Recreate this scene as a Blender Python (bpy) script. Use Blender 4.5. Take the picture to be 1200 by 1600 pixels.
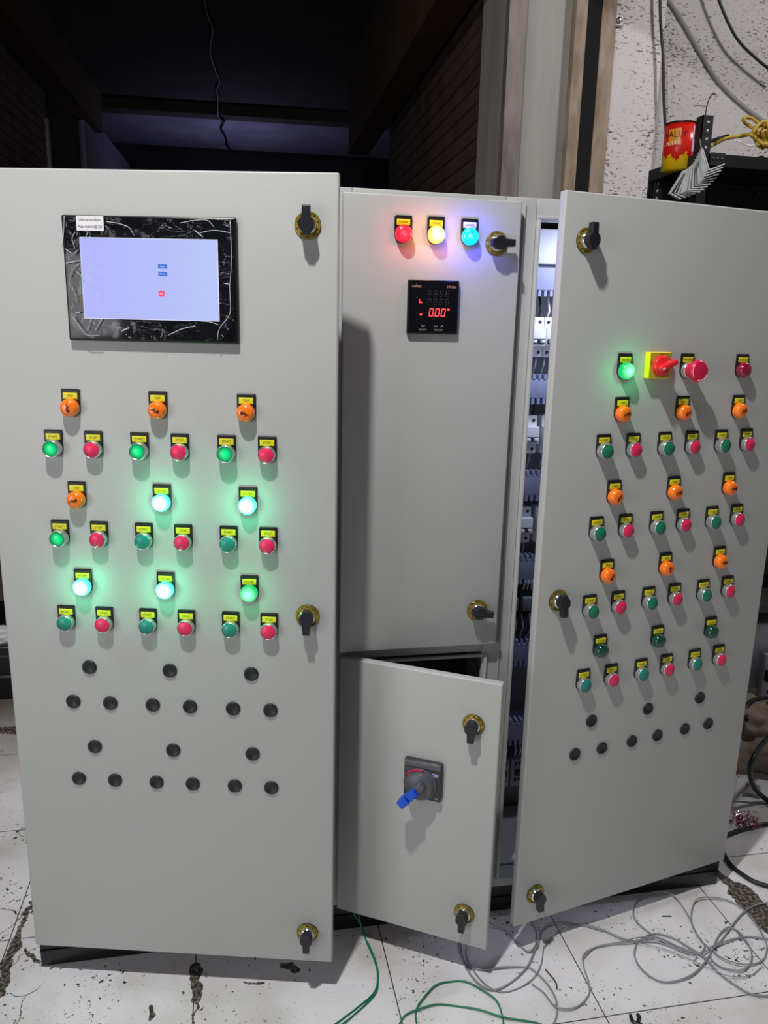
import bpy, bmesh, math, random
from mathutils import Vector, Matrix, noise as mnoise
random.seed(7)
for o in list(bpy.data.objects): bpy.data.objects.remove(o)
SC = bpy.context.scene; COL = SC.collection
PI = math.pi

# ------------------------------------------------------------------ camera
CAM = Vector((.3953, -1.41416, 1.25685)); F = 1231.27
RX = (Vector((.98202579, -.18737149, .02274362)), Vector((-.0214, -.23, -.973)), Vector((.1875, .955, -.2299)))
rt = RX[0].normalized(); fw = (RX[2] - RX[2].dot(rt) * rt).normalized(); up = rt.cross(fw)
cd = bpy.data.cameras.new('camera'); cam = bpy.data.objects.new('camera', cd); COL.objects.link(cam)
cam.matrix_world = Matrix((( rt.x, up.x, -fw.x, CAM.x), (rt.y, up.y, -fw.y, CAM.y), (rt.z, up.z, -fw.z, CAM.z), (0, 0, 0, 1)))
cd.sensor_fit = 'VERTICAL'; cd.sensor_height = 36.0; cd.lens = F / 1600 * 36.0; cd.clip_start = .02
SC.camera = cam

# ------------------------------------------------------------------ world, lamps, exposure
w = bpy.data.worlds.new('world'); SC.world = w; w.use_nodes = True
w.node_tree.nodes['Background'].inputs[0].default_value = (.86, .92, 1, 1)
w.node_tree.nodes['Background'].inputs[1].default_value = .12
SC.view_settings.view_transform = 'Standard'; SC.view_settings.look = 'None'
SC.view_settings.gamma = 1; SC.view_settings.use_curve_mapping = False; SC.view_settings.exposure = 0
def area(name, loc, target, size, power, color=(1, 1, 1), sy=None, spread=None):
    l = bpy.data.lights.new(name, 'AREA'); l.energy = power; l.color = color
    l.shape = 'RECTANGLE' if sy else 'DISK'; l.size = size
    if sy: l.size_y = sy
    if spread: l.spread = spread
    o = bpy.data.objects.new(name, l); COL.objects.link(o); o.location = loc
    o.rotation_euler = (Vector(target) - Vector(loc)).to_track_quat('-Z', 'Y').to_euler()
    return o
area('ceiling_lamp_light', (.05, -1.0, 3.1), (.6, -.1, .5), .1, 55, (1, .995, .985))
area('room_fill_light', (-3.0, -2.5, 1.1), (.7, 0, .5), 1.8, 45, (.97, .98, 1), 1.8)
area('rear_fill_light', (3.0, .35, 3.15), (2.4, 1.6, 1.6), .3, 22, (1, .98, .96))  # added fill to brighten the plaster walls, no known fitting
area('far_bay_light', (.5, 8.1, 2.3), (.5, 8.1, 3.3), .6, 5, (.62, .6, 1), .3)
area('cabinet_strip_light', (1.2, .03, 1.425), (1.18, .2, 1.1), .3, 1.7, (.72, .78, 1), .02)

# ------------------------------------------------------------------ materials
def srgb(h):
    c = [int(h[i:i + 2], 16) / 255 for i in (0, 2, 4)]
    return tuple(x / 12.92 if x <= .04045 else ((x + .055) / 1.055) ** 2.4 for x in c) + (1,)
MATS = {}
def mat(name, color, rough=.5, metal=0, bump=0, bscale=80, var=0, vscale=8, emit=None, estr=0, coat=0, stretch=(1, 1, 1), trans=0, spec=None, col2=None):
    if name in MATS: return MATS[name]
    m = bpy.data.materials.new(name); m.use_nodes = True; nt = m.node_tree; b = nt.nodes['Principled BSDF']
    c = srgb(color) if isinstance(color, str) else color
    b.inputs['Base Color'].default_value = c; b.inputs['Roughness'].default_value = rough; b.inputs['Metallic'].default_value = metal
    b.inputs['Coat Weight'].default_value = coat; b.inputs['Transmission Weight'].default_value = trans
    if spec is not None: b.inputs['Specular IOR Level'].default_value = spec
    if emit:
        b.inputs['Emission Color'].default_value = srgb(emit) if isinstance(emit, str) else emit; b.inputs['Emission Strength'].default_value = estr
    if bump or var:
        tc = nt.nodes.new('ShaderNodeTexCoord'); mp = nt.nodes.new('ShaderNodeMapping'); mp.inputs['Scale'].default_value = stretch
        nt.links.new(tc.outputs['Object'], mp.inputs[0])
    if bump:
        n = nt.nodes.new('ShaderNodeTexNoise'); n.inputs['Scale'].default_value = bscale; n.inputs['Detail'].default_value = 3
        bp = nt.nodes.new('ShaderNodeBump'); bp.inputs['Strength'].default_value = bump; bp.inputs['Distance'].default_value = .002
        nt.links.new(mp.outputs[0], n.inputs['Vector']); nt.links.new(n.outputs['Fac'], bp.inputs['Height']); nt.links.new(bp.outputs[0], b.inputs['Normal'])
    if var:
        n = nt.nodes.new('ShaderNodeTexNoise'); n.inputs['Scale'].default_value = vscale; n.inputs['Detail'].default_value = 6
        r = nt.nodes.new('ShaderNodeMix'); r.data_type = 'RGBA'
        mr = nt.nodes.new('ShaderNodeMapRange'); mr.inputs[1].default_value = .35; mr.inputs[2].default_value = .65
        nt.links.new(mp.outputs[0], n.inputs['Vector']); nt.links.new(n.outputs['Fac'], mr.inputs[0]); nt.links.new(mr.outputs[0], r.inputs[0])
        r.inputs[6].default_value = c
        r.inputs[7].default_value = srgb(col2) if col2 else tuple(x * (1 - var) for x in c[:3]) + (1,)
        nt.links.new(r.outputs[2], b.inputs['Base Color'])
    MATS[name] = m; return m
PAINT = mat('light_grey_powder_coat', 'b3b4b1', .42, bump=.12, bscale=900)
BLACK = mat('black_plastic', '141516', .35)
PLINTH = mat('black_plinth_paint', '0b0b0c', .35)
RUBBER = mat('black_rubber', '191b1d', .5)
YEL = mat('yellow_label', 'e6dc1e', .45)
WHT = mat('white_label', 'ece6ea', .5)
INK = mat('label_ink', '2a2a10', .6)
CHROME = mat('chrome', 'd8d8d8', .18, 1)
BEZ = mat('satin_metal_bezel', 'c4c6c8', .3, .8)
BRASS = mat('brass_yellow_ring', 'a58c2e', .3, .35)
HAND = mat('black_lock_handle', '1b1b22', .38)
ORANGE = mat('orange_lens', 'ff7a14', .25, coat=.5)
SCRIB = mat('dark_brown_mark', '4a1404', .6)
PINK = mat('raspberry_red_cap', 'ee2a5e', .35)
TEAL = mat('teal_green_cap', '1b8a7c', .35)
GREEN = mat('green_cap', '12805a', .3)
DGREEN = mat('dark_green_lens', '063f30', .15, coat=.8)
DRED = mat('dark_red_lens', '8c0a32', .12, coat=.8)
def lit(name, base, core, rim, s_core, s_rim, r=.0145):
    # the lamp glows hottest in the middle of its lens
    m = bpy.data.materials.new(name); m.use_nodes = True; nt = m.node_tree; b = nt.nodes['Principled BSDF']
    b.inputs['Base Color'].default_value = srgb(base); b.inputs['Roughness'].default_value = .3
    tc = nt.nodes.new('ShaderNodeTexCoord'); sp = nt.nodes.new('ShaderNodeSeparateXYZ'); cm = nt.nodes.new('ShaderNodeCombineXYZ'); ln = nt.nodes.new('ShaderNodeVectorMath'); ln.operation = 'LENGTH'
    nt.links.new(tc.outputs['Object'], sp.inputs[0]); nt.links.new(sp.outputs[0], cm.inputs[0]); nt.links.new(sp.outputs[2], cm.inputs[2]); nt.links.new(cm.outputs[0], ln.inputs[0])
    mr = nt.nodes.new('ShaderNodeMapRange'); mr.inputs[1].default_value = r * .25; mr.inputs[2].default_value = r; nt.links.new(ln.outputs['Value'], mr.inputs[0])
    mx = nt.nodes.new('ShaderNodeMix'); mx.data_type = 'RGBA'; nt.links.new(mr.outputs[0], mx.inputs[0])
    mx.inputs[6].default_value = tuple(x * s_core for x in core) + (1,); mx.inputs[7].default_value = tuple(x * s_rim for x in rim) + (1,)
    nt.links.new(mx.outputs[2], b.inputs['Emission Color']); b.inputs['Emission Strength'].default_value = 1
    MATS[name] = m; return m
L_ON = lit('lit_green_lens', '0a8050', (.62, 1, .85), (.04, 1, .5), 3.0, 3.2)
L_ON2 = lit('lit_green_lens_dimmer', '023018', (.3, 1, .55), (.0, .62, .14), 1.5, 1.0)
L_START = lit('lit_start_cap', '02301a', (.0, .95, .28), (.0, .28, .08), 1.0, .8, .012)
L_RED = lit('lit_red_lens', 'b00020', (1, .06, .06), (1, .0, .05), 1.3, 1.0)
L_YEL = lit('lit_amber_lens', 'c08000', (1, .8, .35), (1, .42, .06), 3.5, 3.0)
L_BLU = lit('lit_blue_lens', '0050c0', (.0, .75, 1), (.0, .3, 1), 1.6, 2.4)

# ------------------------------------------------------------------ mesh builder
_tc = {}
def text_geo(s, size):
    k = (s, size)
    if k not in _tc:
        cu = bpy.data.curves.new('t', 'FONT'); cu.body = s; cu.size = size; cu.align_x = 'CENTER'; cu.align_y = 'CENTER'; cu.resolution_u = 2
        o = bpy.data.objects.new('t', cu); COL.objects.link(o)
        me = o.evaluated_get(bpy.context.evaluated_depsgraph_get()).to_mesh()
        _tc[k] = ([v.co.copy() for v in me.vertices], [tuple(p.vertices) for p in me.polygons])
        bpy.data.objects.remove(o); bpy.data.curves.remove(cu)
    return _tc[k]
class MB:
    def __init__(s): s.v = []; s.f = []; s.m = []; s.sm = []; s.mats = []
    def mi(s, m):
        if m not in s.mats: s.mats.append(m)
        return s.mats.index(m)
    def add(s, vs, fs, m, smooth=False, M=None):
        n = len(s.v); i = s.mi(m)
        s.v += [tuple(M @ Vector(v)) if M else tuple(v) for v in vs]
        for f in fs: s.f.append(tuple(n + a for a in f)); s.m.append(i); s.sm.append(smooth)
        return s
    def box(s, lo, hi, m, bev=0, M=None):
        bm = bmesh.new(); bmesh.ops.create_cube(bm, size=1)
        for v in bm.verts: v.co = Vector([lo[i] + (v.co[i] + .5) * (hi[i] - lo[i]) for i in range(3)])
        if bev: bmesh.ops.bevel(bm, geom=bm.edges[:], offset=bev, segments=2, profile=.6, affect='EDGES', clamp_overlap=True)
        bm.verts.index_update(); s.add([v.co for v in bm.verts], [[v.index for v in f.verts] for f in bm.faces], m, bool(bev), M); bm.free(); return s
    def lathe(s, prof, m, n=28, c=(0, 0), M=None, smooth=True):
        # profile of (radius, outward distance); the axis points to -Y
        vs = []; fs = []
        for r, d in prof:
            for k in range(n):
                a = 2 * PI * k / n; vs.append((c[0] + r * math.cos(a), -d, c[1] + r * math.sin(a)))
        for j in range(len(prof) - 1):
            for k in range(n):
                a, b = j * n + k, j * n + (k + 1) % n; fs.append((a, b, b + n, a + n))
        if prof[-1][0] > 1e-6: fs.append(tuple((len(prof) - 1) * n + k for k in range(n)))
        return s.add(vs, fs, m, smooth, M)
    def prism(s, poly, d0, d1, m, M=None, inset=0):
        # a polygon in x,z pushed outwards from d0 to d1
        n = len(poly); cx = sum(p[0] for p in poly) / n; cz = sum(p[1] for p in poly) / n
        k = 1 - inset
        vs = [(x, -d0, z) for x, z in poly] + [(x, -(d1 - (.0008 if inset else 0)), z) for x, z in poly]
        fs = [(i, (i + 1) % n, n + (i + 1) % n, n + i) for i in range(n)]
        if inset:
            vs += [(cx + (x - cx) * k, -d1, cz + (z - cz) * k) for x, z in poly]
            fs += [(n + i, n + (i + 1) % n, 2 * n + (i + 1) % n, 2 * n + i) for i in range(n)]; fs.append(tuple(range(2 * n, 3 * n)))
        else: fs.append(tuple(range(n, 2 * n)))
        fs.append(tuple(range(n - 1, -1, -1)))
        return s.add(vs, fs, m, False, M)
    def tube(s, pts, r, m, n=8, M=None, cap=True):
        pts = [Vector(p) for p in pts]; vs = []; fs = []; prev = None
        for i, p in enumerate(pts):
            t = (pts[min(i + 1, len(pts) - 1)] - pts[max(i - 1, 0)]).normalized()
            if prev is None: a = t.orthogonal().normalized()
            else: a = (prev - prev.dot(t) * t).normalized()
            prev = a; b = t.cross(a); rr = r[i] if isinstance(r, (list, tuple)) else r
            for k in range(n):
                an = 2 * PI * k / n; vs.append(p + rr * (math.cos(an) * a + math.sin(an) * b))
        for i in range(len(pts) - 1):
            for k in range(n):
                q = i * n + k; w_ = i * n + (k + 1) % n; fs.append((q, w_, w_ + n, q + n))
        if cap: fs.append(tuple(range(n - 1, -1, -1))); fs.append(tuple((len(pts) - 1) * n + k for k in range(n)))
        return s.add(vs, fs, m, True, M)
    def text(s, t, x, d, z, size, m, M=None, rot=0, sx=1):
        vs, fs = text_geo(t, size); c, q = math.cos(rot), math.sin(rot)
        return s.add([(x + (v.x * c * sx - v.y * q), -d, z + (v.x * q * sx + v.y * c)) for v in vs], fs, m, False, M)
    def mesh(s, name):
        me = bpy.data.meshes.new(name); me.from_pydata(s.v, [], s.f)
        for m in s.mats: me.materials.append(m)
        me.polygons.foreach_set('material_index', s.m); me.polygons.foreach_set('use_smooth', s.sm)
        me.update()
        return me
    def build(s, name, parent=None, loc=None, label=None, fix=True):
        me = s.mesh(name)
        if fix:
            bm = bmesh.new(); bm.from_mesh(me); bmesh.ops.recalc_face_normals(bm, faces=bm.faces[:]); bm.to_mesh(me); bm.free()
        return put(name, me, parent, loc, label)
def put(name, me, parent=None, loc=None, label=None, rot=None):
    o = bpy.data.objects.new(name, me); COL.objects.link(o)
    if parent: o.parent = parent
    if loc is not None: o.location = loc
    if rot is not None: o.rotation_euler = rot
    if label: o['label'] = label
    return o
def sub(o, x, label=None):   # place and describe a part
    o.location = x
    if label: o['label'] = label
    return o
def tag(o, label, cat, group=None, kind=None):
    o['label'] = label; o['category'] = cat
    if group: o['group'] = group
    if kind: o['kind'] = kind
    return o
def struct(o, label=None, cat=None):
    o['kind'] = 'structure'
    if label: o['label'] = label
    if cat: o['category'] = cat
    return o
def empty(name, loc=(0, 0, 0), rz=0, parent=None):
    o = bpy.data.objects.new(name, None); COL.objects.link(o); o.location = loc; o.rotation_euler = (0, 0, rz); o.empty_display_size = .05
    if parent: o.parent = parent
    return o
def catmull(pts, k=8):
    P = [Vector(p) for p in pts]; P = [2 * P[0] - P[1]] + P + [2 * P[-1] - P[-2]]; out = []
    for i in range(1, len(P) - 2):
        for j in range(k):
            t = j / k; a, b, c, d = P[i - 1:i + 3]
            out.append(.5 * ((2 * b) + (c - a) * t + (2 * a - 5 * b + 4 * c - d) * t * t + (3 * b - a - 3 * c + d) * t ** 3))
    out.append(P[-2]); return out
def ray(px):
    return (rt * ((px[0] - 600) / F) - up * ((px[1] - 800) / F) + fw)
def on_z(px, z=0.):
    d = ray(px); return CAM + d * ((z - CAM.z) / d.z)
def on_y(px, y):
    d = ray(px); return CAM + d * ((y - CAM.y) / d.y)

# ------------------------------------------------------------------ floor
def floor_material():
    m = bpy.data.materials.new('white_tile_floor'); m.use_nodes = True; nt = m.node_tree; N = nt.nodes; Lk = nt.links; b = N['Principled BSDF']
    tc = N.new('ShaderNodeTexCoord'); P = tc.outputs['Object']
    def val(x): return x
    def math_(op, a, b_=None, c=None):
        n = N.new('ShaderNodeMath'); n.operation = op
        for i, x in enumerate((a, b_, c)):
            if x is None: continue
            if isinstance(x, (int, float)): n.inputs[i].default_value = x
            else: Lk.new(x, n.inputs[i])
        return n.outputs[0]
    def noise(scale, detail=4, vec=P, rough=.5, off=0):
        n = N.new('ShaderNodeTexNoise'); n.inputs['Scale'].default_value = scale; n.inputs['Detail'].default_value = detail; n.inputs['Roughness'].default_value = rough
        if off:
            mp = N.new('ShaderNodeMapping'); mp.inputs['Location'].default_value = (off, off * .7, 0); Lk.new(vec, mp.inputs[0]); vec = mp.outputs[0]
        Lk.new(vec, n.inputs['Vector']); return n
    def ramp(x, lo, hi):
        n = N.new('ShaderNodeMapRange'); n.inputs[1].default_value = lo; n.inputs[2].default_value = hi; Lk.new(x, n.inputs[0]); return n.outputs[0]
    # slightly warped coordinates for ragged edges
    wn = noise(22, 4); sub_ = N.new('ShaderNodeVectorMath'); sub_.operation = 'SUBTRACT'; sub_.inputs[1].default_value = (.5, .5, .5); Lk.new(wn.outputs['Color'], sub_.inputs[0])
    sc = N.new('ShaderNodeVectorMath'); sc.operation = 'SCALE'; sc.inputs['Scale'].default_value = .05; Lk.new(sub_.outputs[0], sc.inputs[0])
    ad = N.new('ShaderNodeVectorMath'); ad.operation = 'ADD'; Lk.new(P, ad.inputs[0]); Lk.new(sc.outputs[0], ad.inputs[1]); W = ad.outputs[0]
    sx = N.new('ShaderNodeSeparateXYZ'); Lk.new(P, sx.inputs[0]); wx = N.new('ShaderNodeSeparateXYZ'); Lk.new(W, wx.inputs[0])
    def grid(c, o, p=.381, hw=.0011):
        a = math_('SUBTRACT', c, o); a = math_('DIVIDE', a, p); f = math_('FRACT', a); f = math_('SUBTRACT', f, .5); f = math_('ABSOLUTE', f); f = math_('SUBTRACT', .5, f); f = math_('MULTIPLY', f, p)
        return math_('LESS_THAN', f, hw)
    g = math_('MAXIMUM', grid(sx.outputs[0], .301), grid(sx.outputs[1], -.293))
    def seg(p, q, hw):
        # ragged band along the segment p-q
        dx, dy = q[0] - p[0], q[1] - p[1]; L2 = dx * dx + dy * dy
        ax = math_('SUBTRACT', wx.outputs[0], p[0]); ay = math_('SUBTRACT', wx.outputs[1], p[1])
        t = math_('DIVIDE', math_('ADD', math_('MULTIPLY', ax, dx), math_('MULTIPLY', ay, dy)), L2)
        t = math_('MINIMUM', math_('MAXIMUM', t, 0.), 1.)
        ex = math_('SUBTRACT', ax, math_('MULTIPLY', t, dx)); ey = math_('SUBTRACT', ay, math_('MULTIPLY', t, dy))
        d = math_('SQRT', math_('ADD', math_('MULTIPLY', ex, ex), math_('MULTIPLY', ey, ey)))
        return math_('LESS_THAN', d, hw)
    cr = None
    for p, q, hw in CRACKS:
        s_ = seg(p, q, hw); cr = s_ if cr is None else math_('MAXIMUM', cr, s_)
    # small dark chips and specks
    n1 = noise(70, 3, rough=.7).outputs['Fac']; n2 = noise(6, 3, off=3).outputs['Fac']
    sp = math_('GREATER_THAN', math_('ADD', n1, math_('MULTIPLY', n2, .35)), .835)
    n3 = noise(190, 2, off=7, rough=.6).outputs['Fac']; sp2 = math_('GREATER_THAN', math_('ADD', n3, math_('MULTIPLY', n2, .3)), .85)
    sp = math_('MAXIMUM', sp, sp2)
    ln = N.new('ShaderNodeTexVoronoi'); ln.feature = 'DISTANCE_TO_EDGE'; ln.inputs['Scale'].default_value = 9; Lk.new(W, ln.inputs['Vector'])
    thin = math_('MULTIPLY', math_('LESS_THAN', ln.outputs['Distance'], .008), math_('LESS_THAN', sx.outputs[0], 0.01)); thin = math_('MULTIPLY', thin, math_('LESS_THAN', sx.outputs[1], .25))
    dark = math_('MAXIMUM', math_('MAXIMUM', g, sp), thin)
    base = N.new('ShaderNodeMix'); base.data_type = 'RGBA'; Lk.new(ramp(noise(5, 6, off=1).outputs['Fac'], .42, .75), base.inputs[0]); base.inputs[6].default_value = srgb('e8e6ea'); base.inputs[7].default_value = srgb('c6beb8')
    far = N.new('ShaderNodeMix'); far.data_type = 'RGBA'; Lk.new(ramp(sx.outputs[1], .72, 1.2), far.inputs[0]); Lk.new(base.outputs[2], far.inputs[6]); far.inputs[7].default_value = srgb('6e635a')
    m1 = N.new('ShaderNodeMix'); m1.data_type = 'RGBA'; Lk.new(dark, m1.inputs[0]); Lk.new(far.outputs[2], m1.inputs[6]); m1.inputs[7].default_value = srgb('3a3636')
    rub = N.new('ShaderNodeMix'); rub.data_type = 'RGBA'; Lk.new(ramp(noise(140, 3, off=5).outputs['Fac'], .45, .62), rub.inputs[0]); rub.inputs[6].default_value = srgb('3a3432'); rub.inputs[7].default_value = srgb('857a70')
    m2 = N.new('ShaderNodeMix'); m2.data_type = 'RGBA'; Lk.new(cr, m2.inputs[0]); Lk.new(m1.outputs[2], m2.inputs[6]); Lk.new(rub.outputs[2], m2.inputs[7])
    Lk.new(m2.outputs[2], b.inputs['Base Color']); b.inputs['Roughness'].default_value = .38
    h = math_('SUBTRACT', 1., math_('MAXIMUM', dark, cr)); bp = N.new('ShaderNodeBump'); bp.inputs['Distance'].default_value = .002; bp.inputs['Strength'].default_value = .6
    Lk.new(h, bp.inputs['Height']); Lk.new(bp.outputs[0], b.inputs['Normal'])
    return m
CRACKS = [((1.512, .075), (1.522, -.02), .012), ((1.53, -.02), (1.53, -.14), .03), ((1.52, -.14), (1.40, -.26), .0), ((-.055, .26), (-.064, .10), .005), ((-.066, .10), (-.068, .01), .009),
          ((-.068, .03), (-.066, -.05), .012), ((-.066, -.05), (-.10, -.12), .006), ((.302, -.05), (.306, -.13), .011), ((.306, -.13), (.303, -.19), .003), ((.222, -.13), (.224, -.148), .006), ((.478, -.075), (.50, -.088), .007), ((.39, -.10), (.43, -.11), .004),
          ((-.45, 1.02), (-.1, .98), .02), ((-.045, .05), (-.012, .02), .004)]
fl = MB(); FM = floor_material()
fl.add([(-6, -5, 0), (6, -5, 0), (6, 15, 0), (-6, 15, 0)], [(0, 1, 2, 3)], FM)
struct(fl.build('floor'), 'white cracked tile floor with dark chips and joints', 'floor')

# ------------------------------------------------------------------ room shell; the passage runs off at a slight angle
TH = .029
def PW(a, b, z=0): # lateral, forward distance from the viewpoint
    return Vector((CAM.x + a * math.cos(TH) + b * math.sin(TH), CAM.y - a * math.sin(TH) + b * math.cos(TH), z))
def pbox(mb, a0, a1, b0, b1, z0, z1, m):
    vs = [PW(a, b, z) for z in (z0, z1) for a, b in ((a0, b0), (a1, b0), (a1, b1), (a0, b1))]
    return mb.add(vs, [(0, 3, 2, 1), (4, 5, 6, 7), (0, 1, 5, 4), (1, 2, 6, 5), (2, 3, 7, 6), (3, 0, 4, 7)], m)
CONC = mat('shade_dark_ceiling', '3b3937', .9, bump=.5, bscale=6, var=.35, vscale=3)  # dark colour paints in the shade of the unlit passage
CONC2 = mat('blue_lit_concrete', '77758a', .9, bump=.6, bscale=5, var=.3, vscale=2.5)  # paler bluish copy of the concrete, blue light put into the colour
BEAM = mat('brown_painted_beam', '54402c', .7, bump=.3, bscale=10, var=.35, vscale=3)
struct(pbox(MB(), -6, 6, -3.6, 8.85, 3.337, 3.5, CONC).build('ceiling'), 'concrete ceiling of the passage, coloured dark for shade', 'ceiling')
struct(pbox(MB(), -6, 6, 8.85, 15, 3.337, 3.5, CONC2).build('ceiling.001'), 'concrete ceiling of the far bay, faint blue light in its colour', 'ceiling')
c = MB(); pbox(c, -6, 6, 8.6, 8.8, 3.24, 3.337, CONC)
struct(c.build('trim_1'), 'dark cross beam across the far end of the passage ceiling', 'beam')
c = MB(); pbox(c, .83, 1.0, 3.55, 7.3, 2.69, 3.337, BEAM)
pbox(c, .83, 1.0, 1.6, 3.55, 2.69, 3.337, BEAM)
struct(c.build('trim_2'), 'brown ceiling beam above the right rolling shutter', 'beam')
c = MB(); pbox(c, -1.56, -1.40, .5, 8.5, 2.99, 3.337, BEAM)
struct(c.build('trim_3'), 'brown ceiling beam above the left rolling shutter', 'beam')
BK = mat('unlit_far_wall', '1c1a1f', .9, var=.2)  # near-black colour stands in for shade past the far bay
struct(pbox(MB(), -6, 6, 10.7, 10.9, 0, 3.337, BK).build('wall_back'), 'near-black wall standing in for shade at the far end of the passage', 'wall')
struct(pbox(MB(), -6.1, -6, -3.6, 13, 0, 3.337, BK).build('wall_left'), 'dark left side wall of the hall', 'wall')
# far pilasters with a pale edge
c = MB(); pbox(c, -1.75, -1.52, 7.9, 8.6, 0, 3.337, BK); pbox(c, -1.52, -1.47, 8.0, 12.8, 2.2, 3.1, CONC2)
struct(c.build('trim_4'), 'pale ledge beam running behind the left rolling shutter', 'beam')

def shutter(name, a, b0, b1, z0, z1, side, label, col):
    root = empty(name, PW(a, b0, 0))
    inv = Matrix.Translation(-PW(a, b0, 0))
    SH = mat(name + '_steel', col, .55, .25, bump=.2, bscale=30, var=.35, vscale=6)
    prof = []; z = z0; p = .078
    while z < z1:
        for t, d in ((0, 0), (.06, .009), (.5, .012), (.9, .009), (.96, .0)):
            prof.append((z + t * p, d))
        z += p
    prof.append((z, 0)); vs = []; n = 2
    for zz, d in prof:
        for b in (b0, b1): vs.append(inv @ PW(a - side * d, b, zz))
    fs = [(2 * i, 2 * i + 1, 2 * i + 3, 2 * i + 2) for i in range(len(prof) - 1)]
    m = MB(); m.add(vs, fs, SH)
    o = m.build('slat_curtain', root)
    md = o.modifiers.new('thick', 'SOLIDIFY'); md.thickness = .002
    G = mat('worn_guide_rail', '9c8f8a', .6, .2, bump=.5, bscale=20, var=.5, vscale=14, stretch=(1, 1, .25))
    g = MB(); vs = []
    gb = b0 if side > 0 else b1
    for lo, hi in (((-.035, .012), (-.045, 0)),):
        q = [(a - .035, gb - .05), (a + .035, gb - .05), (a + .035, gb), (a - .035, gb)]
        vv = [inv @ PW(x, y, zz) for zz in (0, 2.76) for x, y in q]
        g.add(vv, [(0, 3, 2, 1), (4, 5, 6, 7), (0, 1, 5, 4), (1, 2, 6, 5), (2, 3, 7, 6), (3, 0, 4, 7)], G)
    g.build('guide_rail', root, label='pale worn steel guide rail')
    tag(root, label, 'rolling shutter'); return root
shutter('rolling_shutter', 1.035, 3.36, 6.3, 0, 2.9, 1, 'brown rolling shutter lit at its near end beside the grey pillar', '6f5a52')
shutter('rolling_shutter', -1.58, 1.2, 7.0, 0, 2.95, -1, 'almost black rolling shutter on the left of the passage', '131212')

# right-hand corner: pillar, door jamb strips, rough plaster walls
PIL = mat('grey_brushed_paint', 'aba6a2', .5, bump=.8, bscale=26, var=.22, vscale=10, stretch=(1, 1, .12))
WOOD = mat('tan_worn_wood', 'a89684', .7, bump=.5, bscale=20, var=.4, vscale=22, stretch=(1, 1, .35), col2='85705c')
def wallmat(name, c1):
    m = mat(name, c1, .85, bump=.9, bscale=60); nt = m.node_tree; N = nt.nodes; L = nt.links; b = N['Principled BSDF']
    tc = N.new('ShaderNodeTexCoord'); mp = N.new('ShaderNodeMapping'); mp.inputs['Rotation'].default_value = (0, .7, 0); mp.inputs['Scale'].default_value = (1, 1, 2.6); L.new(tc.outputs['Object'], mp.inputs[0])
    n = N.new('ShaderNodeTexNoise'); n.inputs['Scale'].default_value = 55; n.inputs['Detail'].default_value = 5; n.inputs['Roughness'].default_value = .66; L.new(mp.outputs[0], n.inputs['Vector'])
    n2 = N.new('ShaderNodeTexNoise'); n2.inputs['Scale'].default_value = 3.5; L.new(tc.outputs['Object'], n2.inputs['Vector'])
    ad = N.new('ShaderNodeMath'); ad.operation = 'MULTIPLY_ADD'; ad.inputs[1].default_value = .35; L.new(n2.outputs['Fac'], ad.inputs[0]); L.new(n.outputs['Fac'], ad.inputs[2])
    r = N.new('ShaderNodeMapRange'); r.inputs[1].default_value = .745; r.inputs[2].default_value = .83; L.new(ad.outputs[0], r.inputs[0])
    mx = N.new('ShaderNodeMix'); mx.data_type = 'RGBA'; L.new(r.outputs[0], mx.inputs[0]); mx.inputs[6].default_value = srgb(c1); mx.inputs[7].default_value = srgb('4c4444')
    L.new(mx.outputs[2], b.inputs['Base Color']); return m
PLA = wallmat('rough_white_plaster', 'd6cfcf'); PLB = wallmat('rough_shaded_plaster', 'bcb6b6')  # PLB is the same plaster, darkened in colour for shade
struct(MB().box((1.515, 1.9, 0), (1.762, 2.3, 3.337), PIL).build('wall_pillar'), 'grey brush-painted pillar beside the right rolling shutter', 'pillar')
struct(MB().box((1.762, 1.86, 0), (1.812, 2.1, 3.337), WOOD, .004).build('trim_5'), 'tan worn wooden jamb strip left of the black gap', 'door jamb')
GAP = mat('gap_shade', '060606', .9)  # solid black strip paints the shade inside the jamb gap
struct(MB().box((1.812, 1.864, 0), (1.873, 2.1, 3.337), GAP).build('trim_6'), 'black strip for the shade in the gap between two tan jamb strips', 'door gap')
struct(MB().box((1.873, 1.86, 0), (1.935, 2.1, 3.337), WOOD, .004).build('trim_7'), 'tan worn wooden jamb strip right of the black gap', 'door jamb')
struct(MB().box((1.935, 1.88, 0), (2.157, 2.3, 3.337), PLA, .006).build('wall_corner'), 'rough white plaster pier behind the cabinet', 'wall')
struct(MB().box((2.157, 1.96, 0), (4.5, 2.3, 3.337), PLB).build('wall_right'), 'rough white plaster wall behind the shelf, greyed for shade', 'wall')
struct(MB().box((4.5, -5, 0), (4.6, 2.3, 3.337), PLB).build('wall_side'), 'plaster side wall of the workshop', 'wall')
c = MB(); STR = mat('painted_strap_metal', 'a9a3a2', .5, .4, bump=.4)
A = on_y((946, 30), 1.872); B = on_y((974, 30), 1.872)
c.box((A.x, 1.868, A.z - .022), (B.x, 1.879, A.z + .022), STR, .004); c.lathe([(.012, .0), (.012, .006), (.004, .008), (0, .008)], CHROME, 16, M=Matrix.Translation((B.x - .02, 1.868, A.z)))
tag(c.build('wall_bracket'), 'small painted metal strap bracket on the white pier by the tan jamb', 'bracket')
def hang(name, px, y, r, m, label, cat):
    c = MB(); c.tube(catmull([on_y(p, y) for p in px]), r, m, 8); return tag(c.build(name), label, cat)
CABLE = mat('black_cable', '111113', .5)
hang('hanging_cable', [(1031, -40), (1032, 30), (1036, 90), (1037, 150), (1040, 205), (1042, 240)], 1.85, .006, CABLE, 'straight black cable hanging down the wall corner behind the paint can', 'cable')
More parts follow.
